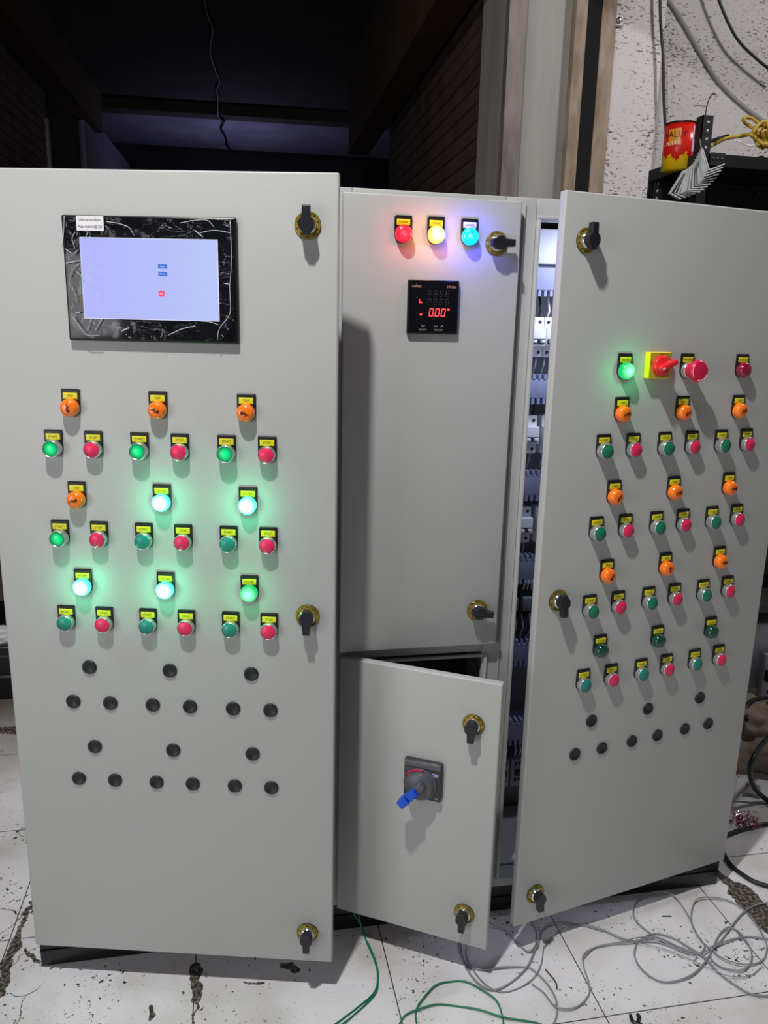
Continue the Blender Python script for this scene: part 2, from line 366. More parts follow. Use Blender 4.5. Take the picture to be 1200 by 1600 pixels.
hang('hanging_cable', [(1112, -40), (1125, 5), (1150, 58), (1180, 90), (1215, 118)], 1.9, .006, CABLE, 'black cable crossing the upper right corner of the wall', 'cable')
hang('wall_streak', [(1030, -20), (1060, 25), (1095, 85), (1120, 125), (1160, 165), (1215, 205)], 1.957, .010, mat('grey_wall_streak', '8d8888', .8), 'thin tube for a grey cord running diagonally across the rough wall', 'streak')  # added thin tube stands in for a grey mark on the wall
hang('hanging_cable', [(1195, 280), (1185, 300), (1200, 325), (1225, 345)], 1.25, .005, CABLE, 'short black cable loop below the right end of the shelf', 'cable')
c = MB(); pts = []
for i in range(27):
    b = 3.6 + i * .26; pts.append(PW(-.275 + .02 * math.sin(i * 1.3) + .012 * math.sin(i * 2.9) - i * .001, b, 3.322 if b < 8.4 else (3.225 if b < 8.95 else 3.322)))
pts += [PW(-.262, 10.6, 3.31), PW(-.245, 10.66, 3.1), PW(-.262, 10.66, 2.8), PW(-.25, 10.66, 2.4)]
c.tube(catmull(pts, 3), .013, CABLE, 6); tag(c.build('ceiling_cable'), 'black wavy cable running along the dark ceiling', 'cable')

# ------------------------------------------------------------------ the control cabinet
H, HP, W_, XC, WC, D = 1.484, .0667, 1.490, .586, .317, .40
cab = empty('control_cabinet'); tag(cab, 'wide light grey electrical control cabinet with three open doors on the white floor', 'control cabinet')
ZM = .6415
c = MB()
def pb(x0, y0, z0, x1, y1, z1, bev=.0015, m=None): c.box((x0, y0, z0), (x1, y1, z1), m or PAINT, bev)
t = .003
pb(0, .0125, HP, t, D, H - t); pb(W_ - t, .0345, HP, W_, D, H - t); pb(0, .0125, H - t, W_, D, H); pb(t, .0125, HP, W_ - t, D - t, HP + t); pb(t, D - t, HP, W_ - t, D, H - t)
pb(XC - .006, .0125, HP + t, XC - .003, D - t, H - t); pb(.93, .0125, HP + t, .933, D - t, H - t)   # dividing sheets
ST = ((0, .03), (.575, .605), (.881, .938))
for x0, x1 in ST: pb(x0, 0, HP, x1, .012, H)                 # stiles
for x0, x1 in ((.0302, .5748), (.6052, .8808), (.9382, W_ - .0502)):
    pb(x0, 0, H - .034, x1, .012, H); pb(x0, 0, HP, x1, .012, HP + .028)
pb(W_ - .05, .022, HP, W_, .034, H)
pb(.6052, 0, ZM - .018, .8808, .012, ZM + .03)               # rail between the centre doors
pb(.6052, .002, ZM + .0302, .8808, .005, H - .0342)
# folded rims round the openings
pb(.9385, -.010, HP + .0285, .944, .03, H - .0365, .001); pb(.9385, -.010, H - .0362, 1.40, .03, H - .030, .001); pb(.9385, -.010, HP + .022, 1.40, .03, HP + .0282, .001)
pb(.913, -.003, HP + .01, .917, -.0002, H - .012, .001)
pb(.884, -.006, HP + .022, .890, -.0002, ZM - .022, .001); pb(.605, -.006, ZM - .028, .8838, -.0002, ZM - .022, .001)
body = c.build('cabinet_body', cab)
c = MB(); c.box((.0, .004, 0), (W_, D - .01, HP), PLINTH, .003)
# recessed dark lip line on the plinth
c.box((.0, .0015, HP * .52), (W_, .004, HP * .56), PLINTH)
c.build('plinth', cab, label='black steel plinth')
# inner box behind the lower centre door; dark sheets paint in its shade
DK = mat('inside_shade', '1b1d1d', .6); GAL = mat('grey_mounting_plate', '8b8d90', .5, .1, bump=.1)
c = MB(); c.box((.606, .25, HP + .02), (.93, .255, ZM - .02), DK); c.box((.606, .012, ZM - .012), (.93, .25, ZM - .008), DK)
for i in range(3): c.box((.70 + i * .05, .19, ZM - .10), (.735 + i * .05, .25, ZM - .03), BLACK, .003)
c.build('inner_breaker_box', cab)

# ---- inside of the right bay
mp_ = MB().box((.945, .245, HP + .03), (1.45, .25, H - .02), GAL).build('mounting_plate', cab)
DUCT = mat('blue_grey_wiring_duct', '9a9fc0', .5, bump=.1); LUM = mat('pale_top_panel', 'd8dbe8', .5)
def duct(z0, z1, m=DUCT, y=.17):
    c = MB(); c.box((.95, y, z0), (1.45, .244, z1), m, .002)
    x = .955
    while x < 1.44:
        c.box((x, y - .0012, z0 - .012), (x + .006, y + .02, z0), m); c.box((x, y - .0012, z1), (x + .006, y + .02, z1 + .010), m); x += .0125
    return c.build('wiring_duct', mp_)
for a, b in ((1.335, 1.385), (1.115, 1.155), (.905, .95), (.715, .76), (.518, .56), (.318, .360)): duct(a, b)
MB().box((.95, .15, 1.385), (1.45, .244, 1.452), LUM, .003).build('lamp_housing', mp_, label='brightly lit white lamp housing')
BRK = mat('white_breaker_plastic', 'e6e8ec', .4); NAV = mat('navy_toggle', '1a2640', .4); GW = mat('grey_wire', 'a9adb6', .5); BW = mat('blue_wire', '1c3ea0', .5)
def breaker(x, z, n=2, label=None):
    c = MB(); w_ = .0178 * n
    c.box((x, .185, z), (x + w_, .244, z + .082), BRK, .002); c.box((x, .170, z + .022), (x + w_, .19, z + .060), BRK, .002)
    c.box((x + .003, .168, z + .028), (x + w_ - .003, .171, z + .038), NAV)
    for k in range(n):
        cx = x + .0178 * (k + .5); c.box((cx - .004, .158, z + .030), (cx + .004, .170, z + .036), BRK, .001)
        for zz in (.01, .072): c.lathe([(.0035, 0), (.0035, .0006), (0, .0006)], NAV, 12, M=Matrix.Translation((cx, .1848, z + zz)))
        c.tube([(cx, .195, z + .08), (cx + .002, .19, z + .095), (cx + .003, .205, z + .125)], .0022, BRK if k % 2 == 0 else CABLE)
        c.tube([(cx, .195, z + .002), (cx - .002, .19, z - .014), (cx - .004, .21, z - .05)], .0016, GW)
    return c.build('circuit_breaker', mp_, label=label)
for i in range(10): breaker(1.005 + i * .0365, 1.200)
for i in range(8): breaker(1.005 + i * .046, .995)
for i in range(8): breaker(1.005 + i * .046, .795)
c = MB()
for i in range(4): c.tube(catmull([(1.045 + i * .05, .16, .99), (1.06 + i * .05, .15, .965), (1.05 + i * .05, .16, .935)]), .002, BW)
c.build('blue_wires', mp_, label='short blue wire loops')
TB = mat('grey_terminal_block', '7c7f8a', .5); TG = mat('dark_green_relay', '13382c', .5); LAV = mat('lavender_terminal', 'a6a6bd', .5)
for i in range(12):
    x = .99 + i * .035
    c = MB(); c.box((x, .18, .62), (x + .03, .244, .70), TG, .002); c.box((x + .003, .165, .64), (x + .027, .19, .672), TB, .003)
    for k in range(3): c.tube([(x + .006 + k * .009, .178, .688), (x + .006 + k * .009, .17, .71), (x + .006 + k * .009, .19, .72)], .0022, BRK)
    for k in range(3): c.tube([(x + .006 + k * .009, .178, .63), (x + .008 + k * .009, .168, .60), (x + .006 + k * .009, .19, .562)], .002, GW if k != 1 else BW)
    c.build('relay', mp_)
for i in range(9):
    x = .985 + i * .046
    c = MB(); c.box((x, .18, .19), (x + .042, .244, .262), LAV, .002); c.box((x + .008, .172, .222), (x + .034, .184, .234), BLACK)
    for k in range(3):
        for zz in (.205, .248): c.box((x + .008 + k * .010, .178, zz), (x + .014 + k * .010, .182, zz + .006), NAV)
        c.tube([(x + .010 + k * .010, .19, .26), (x + .009 + k * .012, .18, .285), (x + .006 + k * .012, .19, .318)], .0019, BRK)
    c.build('contactor', mp_)
# corner gusset in the foot of the bay
c = MB(); c.add([(.95, .03, .10), (.95, .24, .10), (.95, .03, .20), (.953, .03, .10), (.953, .24, .10), (.953, .03, .20), (1.06, .035, .10), (1.06, .035, .104)], [(0, 1, 2), (3, 5, 4), (0, 2, 5, 3), (2, 1, 4, 5), (0, 3, 4, 1)], PAINT)
c.box((.95, .03, .096), (1.43, .235, .10), PAINT)
c.build('floor_gusset', mp_)

# ------------------------------------------------------------------ device meshes (shared)
def plate_mesh(text, lab=YEL, base=BLACK):
    r = .0152; poly = [(-r, .0285), (-r + .0015, .030), (r - .0015, .030), (r, .0285)]
    for k in range(13):
        a = -k / 12 * PI; poly.append((r * math.cos(a), r * math.sin(a)))
    c = MB(); c.prism(poly, 0, .0036, base, inset=.05)
    c.box((-.0118, -.0042, .0140), (.0118, -.0030, .0240), lab, .0004)
    c.text(text, 0, .00435, .0190, .0056 if len(text) < 7 else .0044, INK, sx=.95)
    me = c.mesh('legend_plate'); bm = bmesh.new(); bm.from_mesh(me); bmesh.ops.recalc_face_normals(bm, faces=[f for f in bm.faces if f.material_index < 2]); bm.to_mesh(me); bm.free()
    return me
_pm = {}
def plate(text, lab=YEL):
    if (text, lab) not in _pm: _pm[(text, lab)] = plate_mesh(text, lab)
    return _pm[(text, lab)]
BEZ_ME = MB().lathe([(.0145, .0035), (.0145, .006), (.0141, .0125), (.0136, .0142), (.0130, .0142), (.0128, .010), (0, .010)], BEZ).mesh('button_bezel')
BEZT_ME = MB().lathe([(.0148, .0035), (.0148, .006), (.0144, .0155), (.0138, .0172), (.0130, .0172), (.0128, .011), (0, .011)], BEZ).mesh('button_bezel')
def cap(m, d=.0142): return MB().lathe([(.0126, .0101), (.0126, d - .001), (.0120, d), (0, d)], m).mesh('button_cap')
CAPS = {k: cap(m) for k, m in (('stop', PINK), ('teal', TEAL))}
CAPS['green'] = cap(GREEN, .0168); CAPS['lit'] = cap(L_START, .0158)
def dome(m, r=.0146, d0=.0036, d1=.0185, name='lamp_lens'):
    pr = [(r, d0), (r, d0 + .006)]
    for k in range(1, 9):
        a = k / 8 * PI / 2; pr.append((r * math.cos(a) ** .55 if k < 8 else 0, d0 + .006 + (d1 - d0 - .006) * math.sin(a)))
    return MB().lathe(pr, m).mesh(name)
DOMES = {k: dome(m) for k, m in (('orange', ORANGE), ('on', L_ON), ('on2', L_ON2), ('dgreen', DGREEN), ('dred', DRED), ('red', L_RED), ('amber', L_YEL), ('blue', L_BLU))}
def mark_mesh(m, k):
    rnd = random.Random(k); c = MB()
    def st(p, r=.0006): c.tube([(x, -.0186 - .0004, z) for x, z in p], r, m, 5)
    st([(-.006, -.0045), (-.001, 0), (.004, .0045)]); st([(.0005, .0048), (.0042, .0048), (.0046, .001)], .0007)
    for q in range(4): st([(-.004 + q * .002 + rnd.uniform(-.001, .001), -.002), (-.003 + q * .002, .0015 + rnd.uniform(-.001, .002))], .0004)
    return c.mesh('arrow_mark')
MARK = mark_mesh(SCRIB, 1)
MARKS = {'red': mark_mesh(mat('dark_red_mark', '8a0010', .6), 2), 'blue': mark_mesh(mat('dark_blue_mark', '004a9c', .6), 3)}
PLUG = MB().lathe([(.0128, .0), (.0128, .0022), (.0118, .0032), (.0092, .0032), (.0086, .0024), (0, .0024)], RUBBER).mesh('blind_plug')
ROS = MB().lathe([(.0202, 0), (.0202, .0018), (.0192, .0026), (.0190, .0022), (.0140, .0030)], BRASS).lathe([(.0206, 0), (.0206, .0014), (.0200, .0020), (.0200, .0)], BLACK).lathe([(.0140, .002), (.0136, .0085), (.0118, .0105), (0, .0108)], CHROME)
for k in range(10):
    a = k * PI / 5 + .3; ROS.box((.0165 * math.cos(a) - .0012, -.0032, .0165 * math.sin(a) - .0006), (.0165 * math.cos(a) + .0012, -.0026, .0165 * math.sin(a) + .0006), BLACK)
ROS = ROS.mesh('lock_rosette')
HB = MB()
wing = [(-.0058, -.027), (.0058, -.027), (.0066, -.010), (.0108, -.006), (.0118, 0), (.0108, .006), (.0064, .011), (.0054, .0155), (-.0054, .0155), (-.0064, .011), (-.0108, .006), (-.0118, 0), (-.0108, -.006), (-.0066, -.010)]
HB.lathe([(.010, .009), (.0105, .014)], HAND); HB.prism(wing, .012, .024, HAND, inset=.10); HANDLE = HB.mesh('lock_handle')

GLOW = {'on': (.15, (.05, 1, .45)), 'on2': (.08, (.03, 1, .3)), 'red': (.09, (1, .06, .12)), 'amber': (.17, (1, .42, .12)), 'blue': (.32, (.07, .09, 1))}
def device(door, u, v, text, kind, lab=YEL):
    """v is the top edge of the legend plate"""
    loc = (u, 0, v - .030); put('legend_plate', plate(text, lab), door, loc)
    if kind in CAPS:
        put('button_bezel', BEZT_ME if kind in ('lit', 'green') else BEZ_ME, door, loc)
        put('button_cap', CAPS[kind], door, loc, {'stop': 'raspberry red stop button cap', 'teal': 'teal unlit start button cap', 'green': 'green start button cap', 'lit': 'lit green start button cap'}[kind])
    else:
        put('lamp_lens', DOMES[kind], door, loc, {'orange': 'orange trip lamp lens', 'on': 'brightly lit green lamp lens', 'on2': 'lit green lamp lens, less bright', 'dgreen': 'unlit dark green lamp lens', 'dred': 'unlit dark red lamp lens', 'red': 'lit red lamp lens', 'amber': 'lit amber lamp lens', 'blue': 'lit blue lamp lens'}[kind])
        if kind in GLOW:
            l = bpy.data.lights.new('lamp_glow', 'POINT'); l.energy, l.color = GLOW[kind]; l.shadow_soft_size = .006
            lo = bpy.data.objects.new('lamp_glow', l); COL.objects.link(lo); lo.parent = door; lo.location = (u, -.027, v - .030)
        if kind == 'orange': put('arrow_mark', MARK, door, loc, 'dark arrow-like mark on the orange lens', (0, random.uniform(0, 6.28), 0))
        if kind in MARKS: put('arrow_mark', MARKS[kind], door, loc, None, (0, random.uniform(-1, .3), 0))
def lock(door, u, v, ang):
    put('lock_rosette', ROS, door, (u, 0, v), 'brass-yellow lock rosette with chrome hub'); put('lock_handle', HANDLE, door, (u, 0, v), 'black wing handle', (0, ang, 0))
def plug(door, u, v): put('blind_plug', PLUG, door, (u, 0, v), 'round black blanking plug')
def door(hinge, ang, u0, u1, z0, z1, label, th=.018):
    c = MB(); c.box((u0, 0, z0), (u1, th, z1), PAINT, .0028)
    o = c.build('cabinet_door', cab, hinge, label); o.rotation_euler = (0, 0, ang); return o

# ---- left door
AL, ARR, ALO = .2387, .216, .533
LD = door((0, -.02, 0), -AL, 0, .578, HP + .005, H - .005, 'left door with touch screen panel, swung slightly open')
TX = (.1445, .288, .432); SX = (.111, .178, .2547, .3215, .3985, .4650)
for x in TX: device(LD, x, 1.146, 'TRIP', 'orange')
for i, x in enumerate(SX): device(LD, x, 1.079, 'STOP' if i % 2 else 'START', 'stop' if i % 2 else 'lit')
device(LD, TX[0], .9935, 'TRIP', 'orange'); device(LD, TX[1], .9935, 'FY-1 ON', 'on'); device(LD, TX[2], .9935, 'FY-1 ON', 'on')
for i, x in enumerate(SX): device(LD, x, .9267, 'STOP' if i % 2 else 'START', 'stop' if i % 2 else ('lit' if i == 0 else 'teal'))
for i, x in enumerate(TX): device(LD, x, .8412, 'FY-1 ON', 'on2' if i == 2 else 'on')
for i, x in enumerate(SX): device(LD, x, .7748, 'STOP' if i % 2 else 'START', 'stop' if i % 2 else 'teal')
for z in (.6605, .506):
    for x in TX: plug(LD, x, z)
for z in (.593, .440):
    for x in SX: plug(LD, x, z)
lock(LD, .531, 1.403, PI); lock(LD, .531, .772, 0); lock(LD, .531, .136, 0)
# touch screen panel
HB1 = mat('glossy_black_glass', '0a0b10', .12, coat=.15, spec=.3)
c = MB(); c.box((.1515, -.009, 1.2235), (.4225, 0, 1.4115), BLACK, .003); c.box((.1545, -.0096, 1.2265), (.4195, -.008, 1.4085), HB1, .0005)
c.text('T', .285, .0098, 1.231, .005, mat('faint_mark', '9a9a9a', .5))
c.build('touch_panel', LD, label='black touch panel frame with crinkled film')
def screen_mat():
    m = bpy.data.materials.new('lit_screen'); m.use_nodes = True; nt = m.node_tree; N = nt.nodes; L = nt.links; b = N['Principled BSDF']; b.inputs['Base Color'].default_value = (.02, .02, .02, 1); b.inputs['Roughness'].default_value = .25
    tc = N.new('ShaderNodeTexCoord'); sx = N.new('ShaderNodeSeparateXYZ'); L.new(tc.outputs['Object'], sx.inputs[0])
    r = N.new('ShaderNodeMapRange'); r.inputs[1].default_value = .18; r.inputs[2].default_value = .40; L.new(sx.outputs[0], r.inputs[0])
    mx = N.new('ShaderNodeMix'); mx.data_type = 'RGBA'; mx.inputs[6].default_value = srgb('aeb2fc'); mx.inputs[7].default_value = srgb('bccbff'); L.new(r.outputs[0], mx.inputs[0])
    L.new(mx.outputs[2], b.inputs['Emission Color']); b.inputs['Emission Strength'].default_value = .95; return m
SCRN = screen_mat(); SB = mat('screen_blue_button', '04102a', .3, emit='2c6fd8', estr=1); SR = mat('screen_red_button', '200408', .3, emit='ff4a7c', estr=1); SW = mat('screen_white_text', '222222', .3, emit='dfe6ff', estr=1); SE = mat('screen_edge', '222222', .3, emit='e6e8ff', estr=1)
c = MB(); c.box((.1788, -.0101, 1.2575), (.3938, -.0096, 1.3790), SE); c.box((.1796, -.0103, 1.2583), (.3930, -.010, 1.3782), SCRN)
c.box((.3000, -.0106, 1.3350), (.3140, -.0102, 1.3412), SB); c.box((.3000, -.0106, 1.3240), (.3140, -.0102, 1.3302), SB); c.box((.2990, -.0106, 1.2930), (.3085, -.0102, 1.3020), SR)
c.text('Reset', .307, .01075, 1.3381, .0036, SW); c.text('Power', .307, .01075, 1.3271, .0036, SW); c.text('Exit', .3037, .01075, 1.2975, .0036, SW)
c.build('display_screen', LD, label='lit pale blue display with two blue buttons and one red')
c = MB(); M_ = Matrix.Rotation(-.02, 4, 'Y'); c.box((.1778, -.0152, 1.3880), (.2200, -.0146, 1.4095), WHT)
TK = mat('sticker_ink', '202028', .6); c.text('Username-admin', 0.1989, .0154, 1.4040, .0062, TK, sx=.82); c.text('Pass-Admin@123', 0.1989, .0154, 1.3940, .0064, TK, sx=.82)
c.build('password_sticker', LD, label='white paper sticker with typed login text')
# crinkled protective film
def film():
    m = bpy.data.materials.new('clear_crinkled_film'); m.use_nodes = True; nt = m.node_tree; N = nt.nodes; L = nt.links
    for n in list(N): N.remove(n)
    out = N.new('ShaderNodeOutputMaterial'); tr = N.new('ShaderNodeBsdfTransparent'); gl = N.new('ShaderNodeBsdfGlossy'); gl.inputs['Roughness'].default_value = .12; gl.inputs['Color'].default_value = (.9, .9, .95, 1)
    wh = N.new('ShaderNodeBsdfDiffuse'); wh.inputs['Color'].default_value = (.85, .86, .88, 1)
    tc = N.new('ShaderNodeTexCoord'); mp = N.new('ShaderNodeMapping'); mp.inputs['Rotation'].default_value = (0, .6, 0); mp.inputs['Scale'].default_value = (1, 1, 2.4); L.new(tc.outputs['Object'], mp.inputs[0])
    v = N.new('ShaderNodeTexNoise'); v.inputs['Scale'].default_value = 24; v.inputs['Detail'].default_value = 3; v.inputs['Distortion'].default_value = 1.6; L.new(mp.outputs[0], v.inputs['Vector'])
    a = N.new('ShaderNodeMath'); a.operation = 'SUBTRACT'; a.inputs[1].default_value = .5; L.new(v.outputs['Fac'], a.inputs[0]); ab = N.new('ShaderNodeMath'); ab.operation = 'ABSOLUTE'; L.new(a.outputs[0], ab.inputs[0])
    r = N.new('ShaderNodeMapRange'); r.inputs[1].default_value = .0; r.inputs[2].default_value = .009; r.inputs[3].default_value = .45; r.inputs[4].default_value = 0; L.new(ab.outputs[0], r.inputs[0])
    k = N.new('ShaderNodeTexNoise'); k.inputs['Scale'].default_value = 26; L.new(tc.outputs['Object'], k.inputs['Vector']); kr = N.new('ShaderNodeMapRange'); kr.inputs[1].default_value = .5; kr.inputs[2].default_value = .62; L.new(k.outputs['Fac'], kr.inputs[0])
    at = N.new('ShaderNodeAttribute'); at.attribute_name = 'margin'
    mu = N.new('ShaderNodeMath'); mu.operation = 'MULTIPLY'; L.new(r.outputs[0], mu.inputs[0]); L.new(kr.outputs[0], mu.inputs[1])
    m3 = N.new('ShaderNodeMath'); m3.operation = 'MULTIPLY'; L.new(mu.outputs[0], m3.inputs[0]); L.new(at.outputs['Fac'], m3.inputs[1])
    s1 = N.new('ShaderNodeMixShader'); s1.inputs[0].default_value = .022; L.new(tr.outputs[0], s1.inputs[1]); L.new(gl.outputs[0], s1.inputs[2])
    s2 = N.new('ShaderNodeMixShader'); L.new(m3.outputs[0], s2.inputs[0]); L.new(s1.outputs[0], s2.inputs[1]); L.new(wh.outputs[0], s2.inputs[2]); L.new(s2.outputs[0], out.inputs[0]); return m
FILM = film()
nx, nz = 80, 58; vs = []; fs = []; mg = []
for j in range(nz + 1):
    for i in range(nx + 1):
        s_, t_ = i / nx, j / nz; x = .1585 + s_ * (.4175 - .1585); z = 1.2275 + t_ * (1.4075 - 1.2275)
        if z < 1.2575 and s_ > .5: x = min(x, .395 + (z - 1.2275) * .75)     # film peeled back at the lower right corner
        if z < 1.252 and s_ < .5: x = max(x, .1585 + (1.252 - z) * .55)
        on_scr = .1788 < x < .3938 and 1.2575 < z < 1.379
        amp = .0006 if on_scr else .0022
        n = abs(mnoise.noise(Vector((x * 40, z * 55, 1)))) + .25 * abs(mnoise.noise(Vector((x * 90, z * 110, 4))))
        vs.append((x, -.0108 - amp * n, z)); mg.append(.03 if on_scr else 1.)
for j in range(nz):
    for i in range(nx):
        a = j * (nx + 1) + i; fs.append((a, a + 1, a + nx + 2, a + nx + 1))
c = MB(); c.add(vs, fs, FILM, False); fo = c.build('protective_film', LD, label='clear crinkled plastic film', fix=False)
at = fo.data.attributes.new('margin', 'FLOAT', 'POINT'); at.data.foreach_set('value', mg)
CR = mat('film_crease', 'b9bcc0', .25)
c = MB()
def px_l(x, z): return (x, -.0135, z)
def zp(q): # position on the panel from the close-up (1200 x 880 over 300 x 220 px of the photograph)
    s_ = (q[0] / 4 - 10) / 273; t_ = (q[1] / 4 - 12) / 198
    return px_l(.1515 + .271 * s_, 1.4115 - .188 * (t_ - .028 * s_ ))
for pts, r in (([(85, 695), (120, 750), (165, 805), (250, 808)], .0005), ([(1003, 830), (1020, 760), (1085, 670), (1090, 560), (1088, 480)], .0006), ([(1100, 90), (1104, 300), (1095, 440), (1088, 480), (1050, 475)], .0005),
               ([(880, 150), (930, 190)], .0009), ([(390, 780), (440, 760)], .0011), ([(690, 805), (780, 765), (865, 745)], .0007), ([(60, 350), (150, 335)], .0008), ([(120, 400), (150, 425), (170, 470)], .0005), ([(330, 95), (400, 105), (470, 130), (500, 180)], .0005), ([(790, 105), (880, 90), (960, 90), (1000, 130)], .0005),
               ([(910, 165), (1000, 150), (1100, 165)], .0006), ([(60, 260), (110, 290), (140, 270)], .0005), ([(75, 440), (110, 380), (140, 360)], .0005), ([(220, 780), (270, 700)], .0006), ([(170, 780), (200, 700)], .0005), ([(70, 60), (60, 160), (45, 250)], .0005), ([(900, 715), (960, 720), (1020, 740)], .0004), ([(130, 160), (110, 200), (125, 260)], .0005), ([(100, 668), (130, 660)], .0009), ([(190, 200), (215, 155)], .0006), ([(90, 500), (110, 560), (112, 600)], .0004)):
    c.tube(catmull([zp(q) for q in pts], 5), r, CR, 5)
c.build('film_crease', LD, label='whitened creases of the clear film')

# ---- upper centre door
CD = door((XC, -.02, 0), 0, .002, WC, ZM + .004, H - .010, 'closed upper centre door with three phase lamps and meter')
device(CD, .1045, 1.4408, 'R-PHASE', 'red'); device(CD, .1620, 1.4412, 'Y-PHASE', 'amber'); device(CD, .2222, 1.4408, 'B-PHASE', 'blue', WHT)  # white B-PHASE label paints in the blue lamp's light on yellow
lock(CD, .2735, 1.402, -PI / 2); lock(CD, .2730, .720, -PI / 2 + .15)
c = MB(); c.box((.1150, -.008, 1.2445), (.2070, 0, 1.3365), BLACK, .0025); c.box((.1170, -.0085, 1.2465), (.2050, -.0075, 1.3345), HB1, .0004)
mt = mat('meter_orange_print', 'd89a78', .5); mw = mat('meter_grey_print', 'a8a8a8', .5); c.text('selec', .1300, .0088, 1.3255, .0085, mt); c.text('MFM376', .1930, .0088, 1.3250, .0055, mt, sx=.85)
c.text('SELECT', .1435, .0088, 1.2515, .0042, mw); c.text('DISPLAY', .1720, .0088, 1.2515, .0042, mw)
for x, s_ in ((.1435, -1), (.1665, -1), (.1780, 1)):
    c.tube([(x - .003, -.0087, 1.2580 - s_ * .0012), (x, -.0087, 1.2580 + s_ * .0012), (x + .003, -.0087, 1.2580 - s_ * .0012)], .0005, mw, 5)
c.build('panel_meter', CD, label='square black digital panel meter')
SEG = mat('red_led_segment', '300000', .4, emit=(1, .06, .07, 1), estr=2.2); OFFS = mat('unlit_segment', '15141c', .4)
c = MB()
def seg7(x, z, h, lit_, m):
    w_ = h * .5; t_ = h * .12; sk = .14
    S = {'a': (0, h, w_, h), 'g': (0, h / 2, w_, h / 2), 'd': (0, 0, w_, 0), 'b': (w_, h / 2, w_, h), 'c': (w_, 0, w_, h / 2), 'f': (0, h / 2, 0, h), 'e': (0, 0, 0, h / 2)}
    for k in lit_:
        x0, z0, x1, z1 = S[k]; c.tube([(x + x0 + z0 * sk, -.0089, z + z0), (x + x1 + z1 * sk, -.0089, z + z1)], t_ / 2, m, 5)
for i in range(3): seg7(.1535 + i * .0108, 1.2755, .0125, 'abcdef', SEG)
c.tube([(.1622, -.0089, 1.2752), (.1626, -.0089, 1.2756)], .0008, SEG, 5)
c.box((.1865, -.0090, 1.2855), (.1905, -.0086, 1.2885), SEG); c.box((.1345, -.0090, 1.3000), (.1365, -.0086, 1.3030), SEG); c.box((.1350, -.0090, 1.2970), (.1405, -.0086, 1.2992), SEG); c.box((.1370, -.0090, 1.2760), (.1410, -.0086, 1.2790), SEG)
for zz in (1.2945, 1.3085):
    for i in range(4): seg7(.1500 + i * .0108, zz, .010, 'abcdefg', OFFS)
c.build('meter_readout', CD, label='glowing red digits 0.00')

# ---- lower centre door
LO = door((XC, -.02, 0), -ALO, .002, .3186, HP + .010, ZM - .004, 'open lower centre door with grey and blue rotary isolator')
lock(LO, .2698, .5505, 0); lock(LO, .2712, .1475, 0)
SG = mat('slate_grey_plastic', '55575f', .4); SG2 = mat('dark_slate_plastic', '33353b', .4); BL = mat('bright_blue_grip', '0d4fd0', .35); RD = mat('crimson_arc', 'b01c3c', .4)
c = MB(); c.box((.1430, -.012, .3825), (.2170, 0, .4610), SG2, .003); c.box((.1445, -.0145, .4475), (.2155, -.010, .4595), SG, .002); c.box((.1450, -.0128, .3845), (.2150, -.0115, .4470), SG2, .001)
c.lathe([(.0325, .012), (.0325, .0165), (.031, .018)], SG, 36, c=(.1765, .4155))
arc = [(.1765 + .0305 * math.cos(a), -.0185, .4155 + .0305 * math.sin(a)) for a in [1.3 + k * .17 for k in range(9)]]
c.tube(arc, .0022, RD, 6)
c.tube([(.1975, -.0131, .4385), (.2000, -.0131, .4405), (.2090, -.0131, .4405), (.2110, -.0131, .4385), (.2090, -.0131, .4360), (.2000, -.0131, .4360), (.1975, -.0131, .4385)], .0006, WHT, 5)
c.box((.1985, -.0133, .4365), (.2100, -.0128, .4400), BL); c.text('C&S', .2042, .0135, .4383, .0036, WHT)
c.text('I', .155, .0210, .4335, .006, WHT, rot=.7); c.text('OFF', .208, .0131, .3900, .004, WHT)
c.build('isolator_base', LO, label='square dark grey isolator base with blue badge')
c = MB(); c.lathe([(.029, .018), (.027, .026), (.0255, .028), (0, .028)], SG, 36, c=(.1765, .4155))
R1 = Matrix.Translation((.1765, 0, .4155)) @ Matrix.Rotation(-.87, 4, 'Y')
R1 = Matrix.Translation((.1765, 0, .4155)) @ Matrix.Rotation(PI / 2 + .72, 4, 'Y')
c.box((-.016, -.040, -.0085), (.020, -.026, .0085), SG, .004, R1)
c.build('isolator_dial', LO)
c = MB(); c.box((.000, -.049, -.0078), (.021, -.034, .0078), BL, .002, R1); c.box((.023, -.051, -.0082), (.044, -.030, .0082), BL, .002, R1); c.box((.019, -.045, -.0070), (.025, -.032, .0070), mat('navy_notch', '082a66', .5), .0, R1)
c.build('isolator_grip', LO, label='bright blue grip of the isolator')

# ---- right door (hinged on the right)
RD_ = door((W_ + .004, -.0046, 0), ARR, -.5693, 0, HP + .005, H - .005, 'right door with rows of push buttons, swung open from its right hinge')
TR = (-.4185, -.277, -.1368); SR_ = (-.452, -.385, -.3107, -.2450, -.1706, -.1045)
device(RD_, -.4205, 1.2190, 'HEALTHY', 'on2'); 
put('legend_plate', plate('EMERGENCY'), RD_, (-.2770, 0, 1.190)); device(RD_, -.1400, 1.2200, 'PANEL ON', 'dred')
for x in TR: device(RD_, x, 1.1425, 'TRIP', 'orange')
for k, z in enumerate((1.0765, .9240, .7720, .6205)):
    for i, x in enumerate(SR_): device(RD_, x, z, 'STOP' if i % 2 else 'START', 'stop' if i % 2 else ('teal' if k == 3 else 'green'))
for z in (.990, .838):
    for x in TR: device(RD_, x, z, 'TRIP', 'orange')
for x in TR: device(RD_, x, .6865, 'FY-1 ON', 'dgreen')
for x in (-.4215, -.2795, -.1403): plug(RD_, x, .5050)
for x in (-.4550, -.3886, -.3130, -.2463, -.1718, -.1068): plug(RD_, x, .4385)
